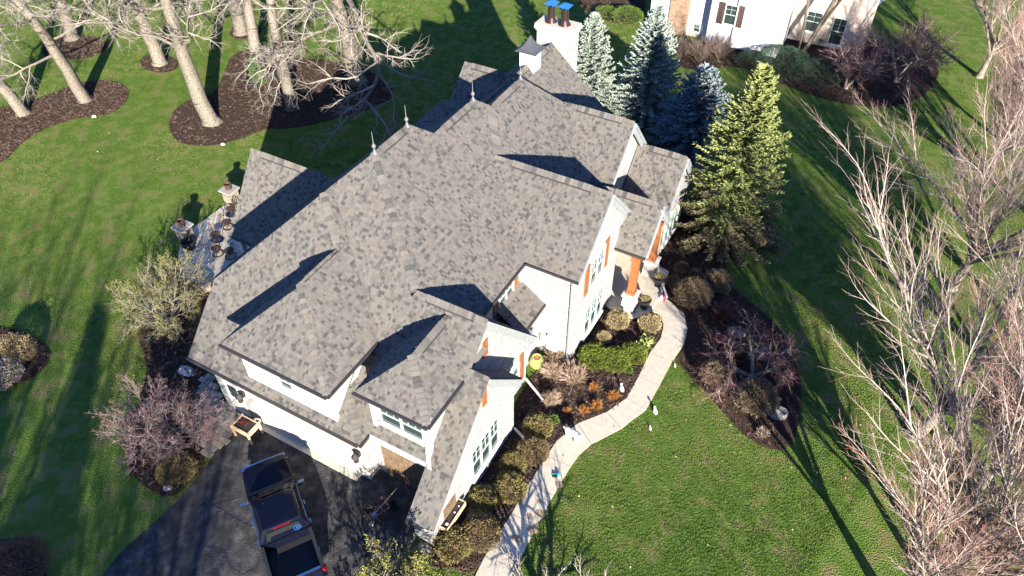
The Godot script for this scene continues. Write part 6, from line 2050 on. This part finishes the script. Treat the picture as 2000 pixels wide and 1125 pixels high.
	copy(b1, "small rounded shrub between the gable wall and the spruce", Vector3(7.66, 0.0, -18.14), 4.5, 0.38, gbr)
	copy(b1, "brown rounded shrub under the crooked low tree", Vector3(10.80, 0.0, -11.97), 0.7, 0.85, gbr)
	copy(b1, "wide brown shrub between the flat boulder and the lawn edge", Vector3(12.73, 0.0, -11.44), 2.9, 1.0, gbr)
	var rr := cane_shrub("red_twig_shrub", "red-brown twiggy shrub beside the large brown shrub", Vector3(9.81, 0.0, -15.86), 122, 0.9, 1.0, Color(0.12, 0.06, 0.055), Color(0.22, 0.09, 0.085), 260, "red twig shrubs in the spruce bed")
	copy(rr, "red-brown twiggy shrub at the outer edge of the bed", Vector3(13.56, 0.0, -13.39), 1.3, 1.1, "red twig shrubs in the spruce bed")
	copy(rr, "red-brown twiggy shrub beneath the arching branches", Vector3(11.29, 0.0, -13.71), 2.6, 0.8, "red twig shrubs in the spruce bed")
	round_shrub("yellow_green_shrub", "bright yellow-green low shrub under the crooked tree", Vector3(11.20, 0.0, -14.03), 123, 0.5, 0.5, Color(0.13, 0.15, 0.02), Color(0.26, 0.26, 0.04), Color(0.1, 0.1, 0.03), 1500, 0.85)
	cane_shrub("dry_shrub", "pale dry grass clump at the lower tip of the spruce bed", Vector3(13.48, 0.0, -9.99), 124, 0.45, 0.5, Color(0.32, 0.26, 0.2), Color(0.44, 0.36, 0.29), 110)
	# left side
	round_shrub("tan_shrub", "round golden tan shrub in the side lawn bed", Vector3(-18.66, 0.0, 2.85), 131, 0.95, 1.25, Color(0.26, 0.2, 0.08), Color(0.38, 0.30, 0.15), Color(0.30, 0.23, 0.14), 5500, 0.35)
	round_shrub("pale_shrub", "pale gray-tan shrub beside the golden tan one", Vector3(-18.04, 0.0, 3.98), 132, 0.9, 1.0, Color(0.34, 0.31, 0.24), Color(0.44, 0.40, 0.33), Color(0.36, 0.31, 0.25), 5000, 0.3)
	round_shrub("russet_shrub", "broad reddish brown shrub in its own bed by the drive lawn", Vector3(-9.17, 0.0, 9.52), 133, 1.15, 1.2, Color(0.13, 0.075, 0.05), Color(0.22, 0.13, 0.09), Color(0.2, 0.13, 0.09), 6500, 0.25)
	round_shrub("olive_shrub", "olive rounded shrub under the pink budding tree", Vector3(-7.18, 0.0, 3.64), 134, 0.75, 0.95, Color(0.13, 0.11, 0.04), Color(0.21, 0.17, 0.07), Color(0.19, 0.15, 0.09), 4800, 0.5)
	# around the neighbor house
	var yw := round_shrub("yew_shrub", "large dark green yew mass under the corner of the white house", Vector3(5.98, 0.0, -42.13), 141, 2.1, 1.7, Color(0.025, 0.055, 0.035), Color(0.07, 0.115, 0.075), Color(0.05, 0.05, 0.04), 9000, 0.92, "dark yews by the neighbor house")
	copy(yw, "dark green yew mass below the five-stemmed tree", Vector3(8.32, 0.0, -41.87), 1.0, 0.85, "dark yews by the neighbor house")
	copy(yw, "smallest dark green yew beside the neighbor downspout", Vector3(3.86, 0.0, -42.02), 2.0, 0.6, "dark yews by the neighbor house")
	var ns := cane_shrub("bare_hedge", "bare gray-brown hedge shrub below the shuttered window", Vector3(1.30, 0.0, -42.26), 142, 1.2, 2.0, Color(0.12, 0.085, 0.075), Color(0.24, 0.19, 0.165), 240, "bare hedge shrubs at the neighbor wall")
	copy(ns, "bare brown hedge shrub next to the small basement window", Vector3(0.09, 0.0, -41.04), 1.2, 1.0, "bare hedge shrubs at the neighbor wall")
	copy(ns, "bare hedge shrub at the foot of the tan brick chimney", Vector3(-1.27, 0.0, -40.85), 2.4, 0.85, "bare hedge shrubs at the neighbor wall")
	copy(ns, "bare hedge shrub behind the five-stemmed tree", Vector3(7.55, 0.0, -47.79), 3.4, 1.1, "bare hedge shrubs at the neighbor wall")
	copy(ns, "bare hedge shrub past the corner of the white house", Vector3(5.19, 0.0, -48.48), 4.4, 1.2, "bare hedge shrubs at the neighbor wall")
	var gs := round_shrub("green_shrub", "bright green mounded shrub beside the neighbor brick chimney", Vector3(-7.37, 0.0, -44.73), 143, 1.3, 1.0, Color(0.05, 0.10, 0.02), Color(0.12, 0.19, 0.04), Color(0.08, 0.09, 0.04), 4200, 0.9, "green mounds by the neighbor chimney")
	copy(gs, "smaller green mounded shrub farther from the brick chimney", Vector3(-9.28, 0.0, -44.78), 1.0, 0.7, "green mounds by the neighbor chimney")

# ---------------------------------------------------------------- scene
func _ready() -> void:
	rng.seed = 2024
	var cam := Camera3D.new()
	cam.name = "camera"
	add_child(cam)
	cam.position = Vector3(12.91, 27.0, 11.12)
	cam.rotation_degrees = Vector3(-44.7, 29.2, -0.2)
	cam.fov = 42.81
	cam.far = 900.0
	cam.current = true
	var env := Environment.new()
	var sky := Sky.new()
	var ps := ProceduralSkyMaterial.new()
	ps.sky_top_color = Color(0.19, 0.35, 0.62)
	ps.sky_horizon_color = Color(0.68, 0.76, 0.85)
	ps.ground_bottom_color = Color(0.2, 0.2, 0.18)
	ps.ground_horizon_color = Color(0.55, 0.6, 0.62)
	ps.sky_curve = 0.16
	ps.sun_angle_max = 6.0
	sky.sky_material = ps
	env.background_mode = Environment.BG_SKY
	env.sky = sky
	env.background_energy_multiplier = 0.68
	env.tonemap_mode = Environment.TONE_MAPPER_LINEAR
	env.tonemap_exposure = 4.1
	env.sdfgi_enabled = true
	env.ssao_enabled = true
	env.ssil_enabled = true
	var we := WorldEnvironment.new()
	we.name = "world_environment"
	we.environment = env
	add_child(we)
	var sun := DirectionalLight3D.new()
	sun.name = "sun"
	add_child(sun)
	sun.look_at_from_position(Vector3.ZERO, SUN_TRAVEL, Vector3.UP)
	sun.light_energy = 1.6
	sun.light_color = Color(1.0, 0.96, 0.905)
	sun.light_angular_distance = 0.53
	sun.shadow_enabled = true

	make_materials()
	make_matte()
	build_ground()
	print("ground ", Time.get_ticks_msec())
	build_house()
	print("house ", Time.get_ticks_msec())
	build_neighbor()
	build_objects()
	print("objects ", Time.get_ticks_msec())
	plant_trees()
	print("trees ", Time.get_ticks_msec())
	plant_shrubs()
	print("shrubs ", Time.get_ticks_msec())
	rng.seed = 77
	scatter_ground()
	print("scatter ", Time.get_ticks_msec())
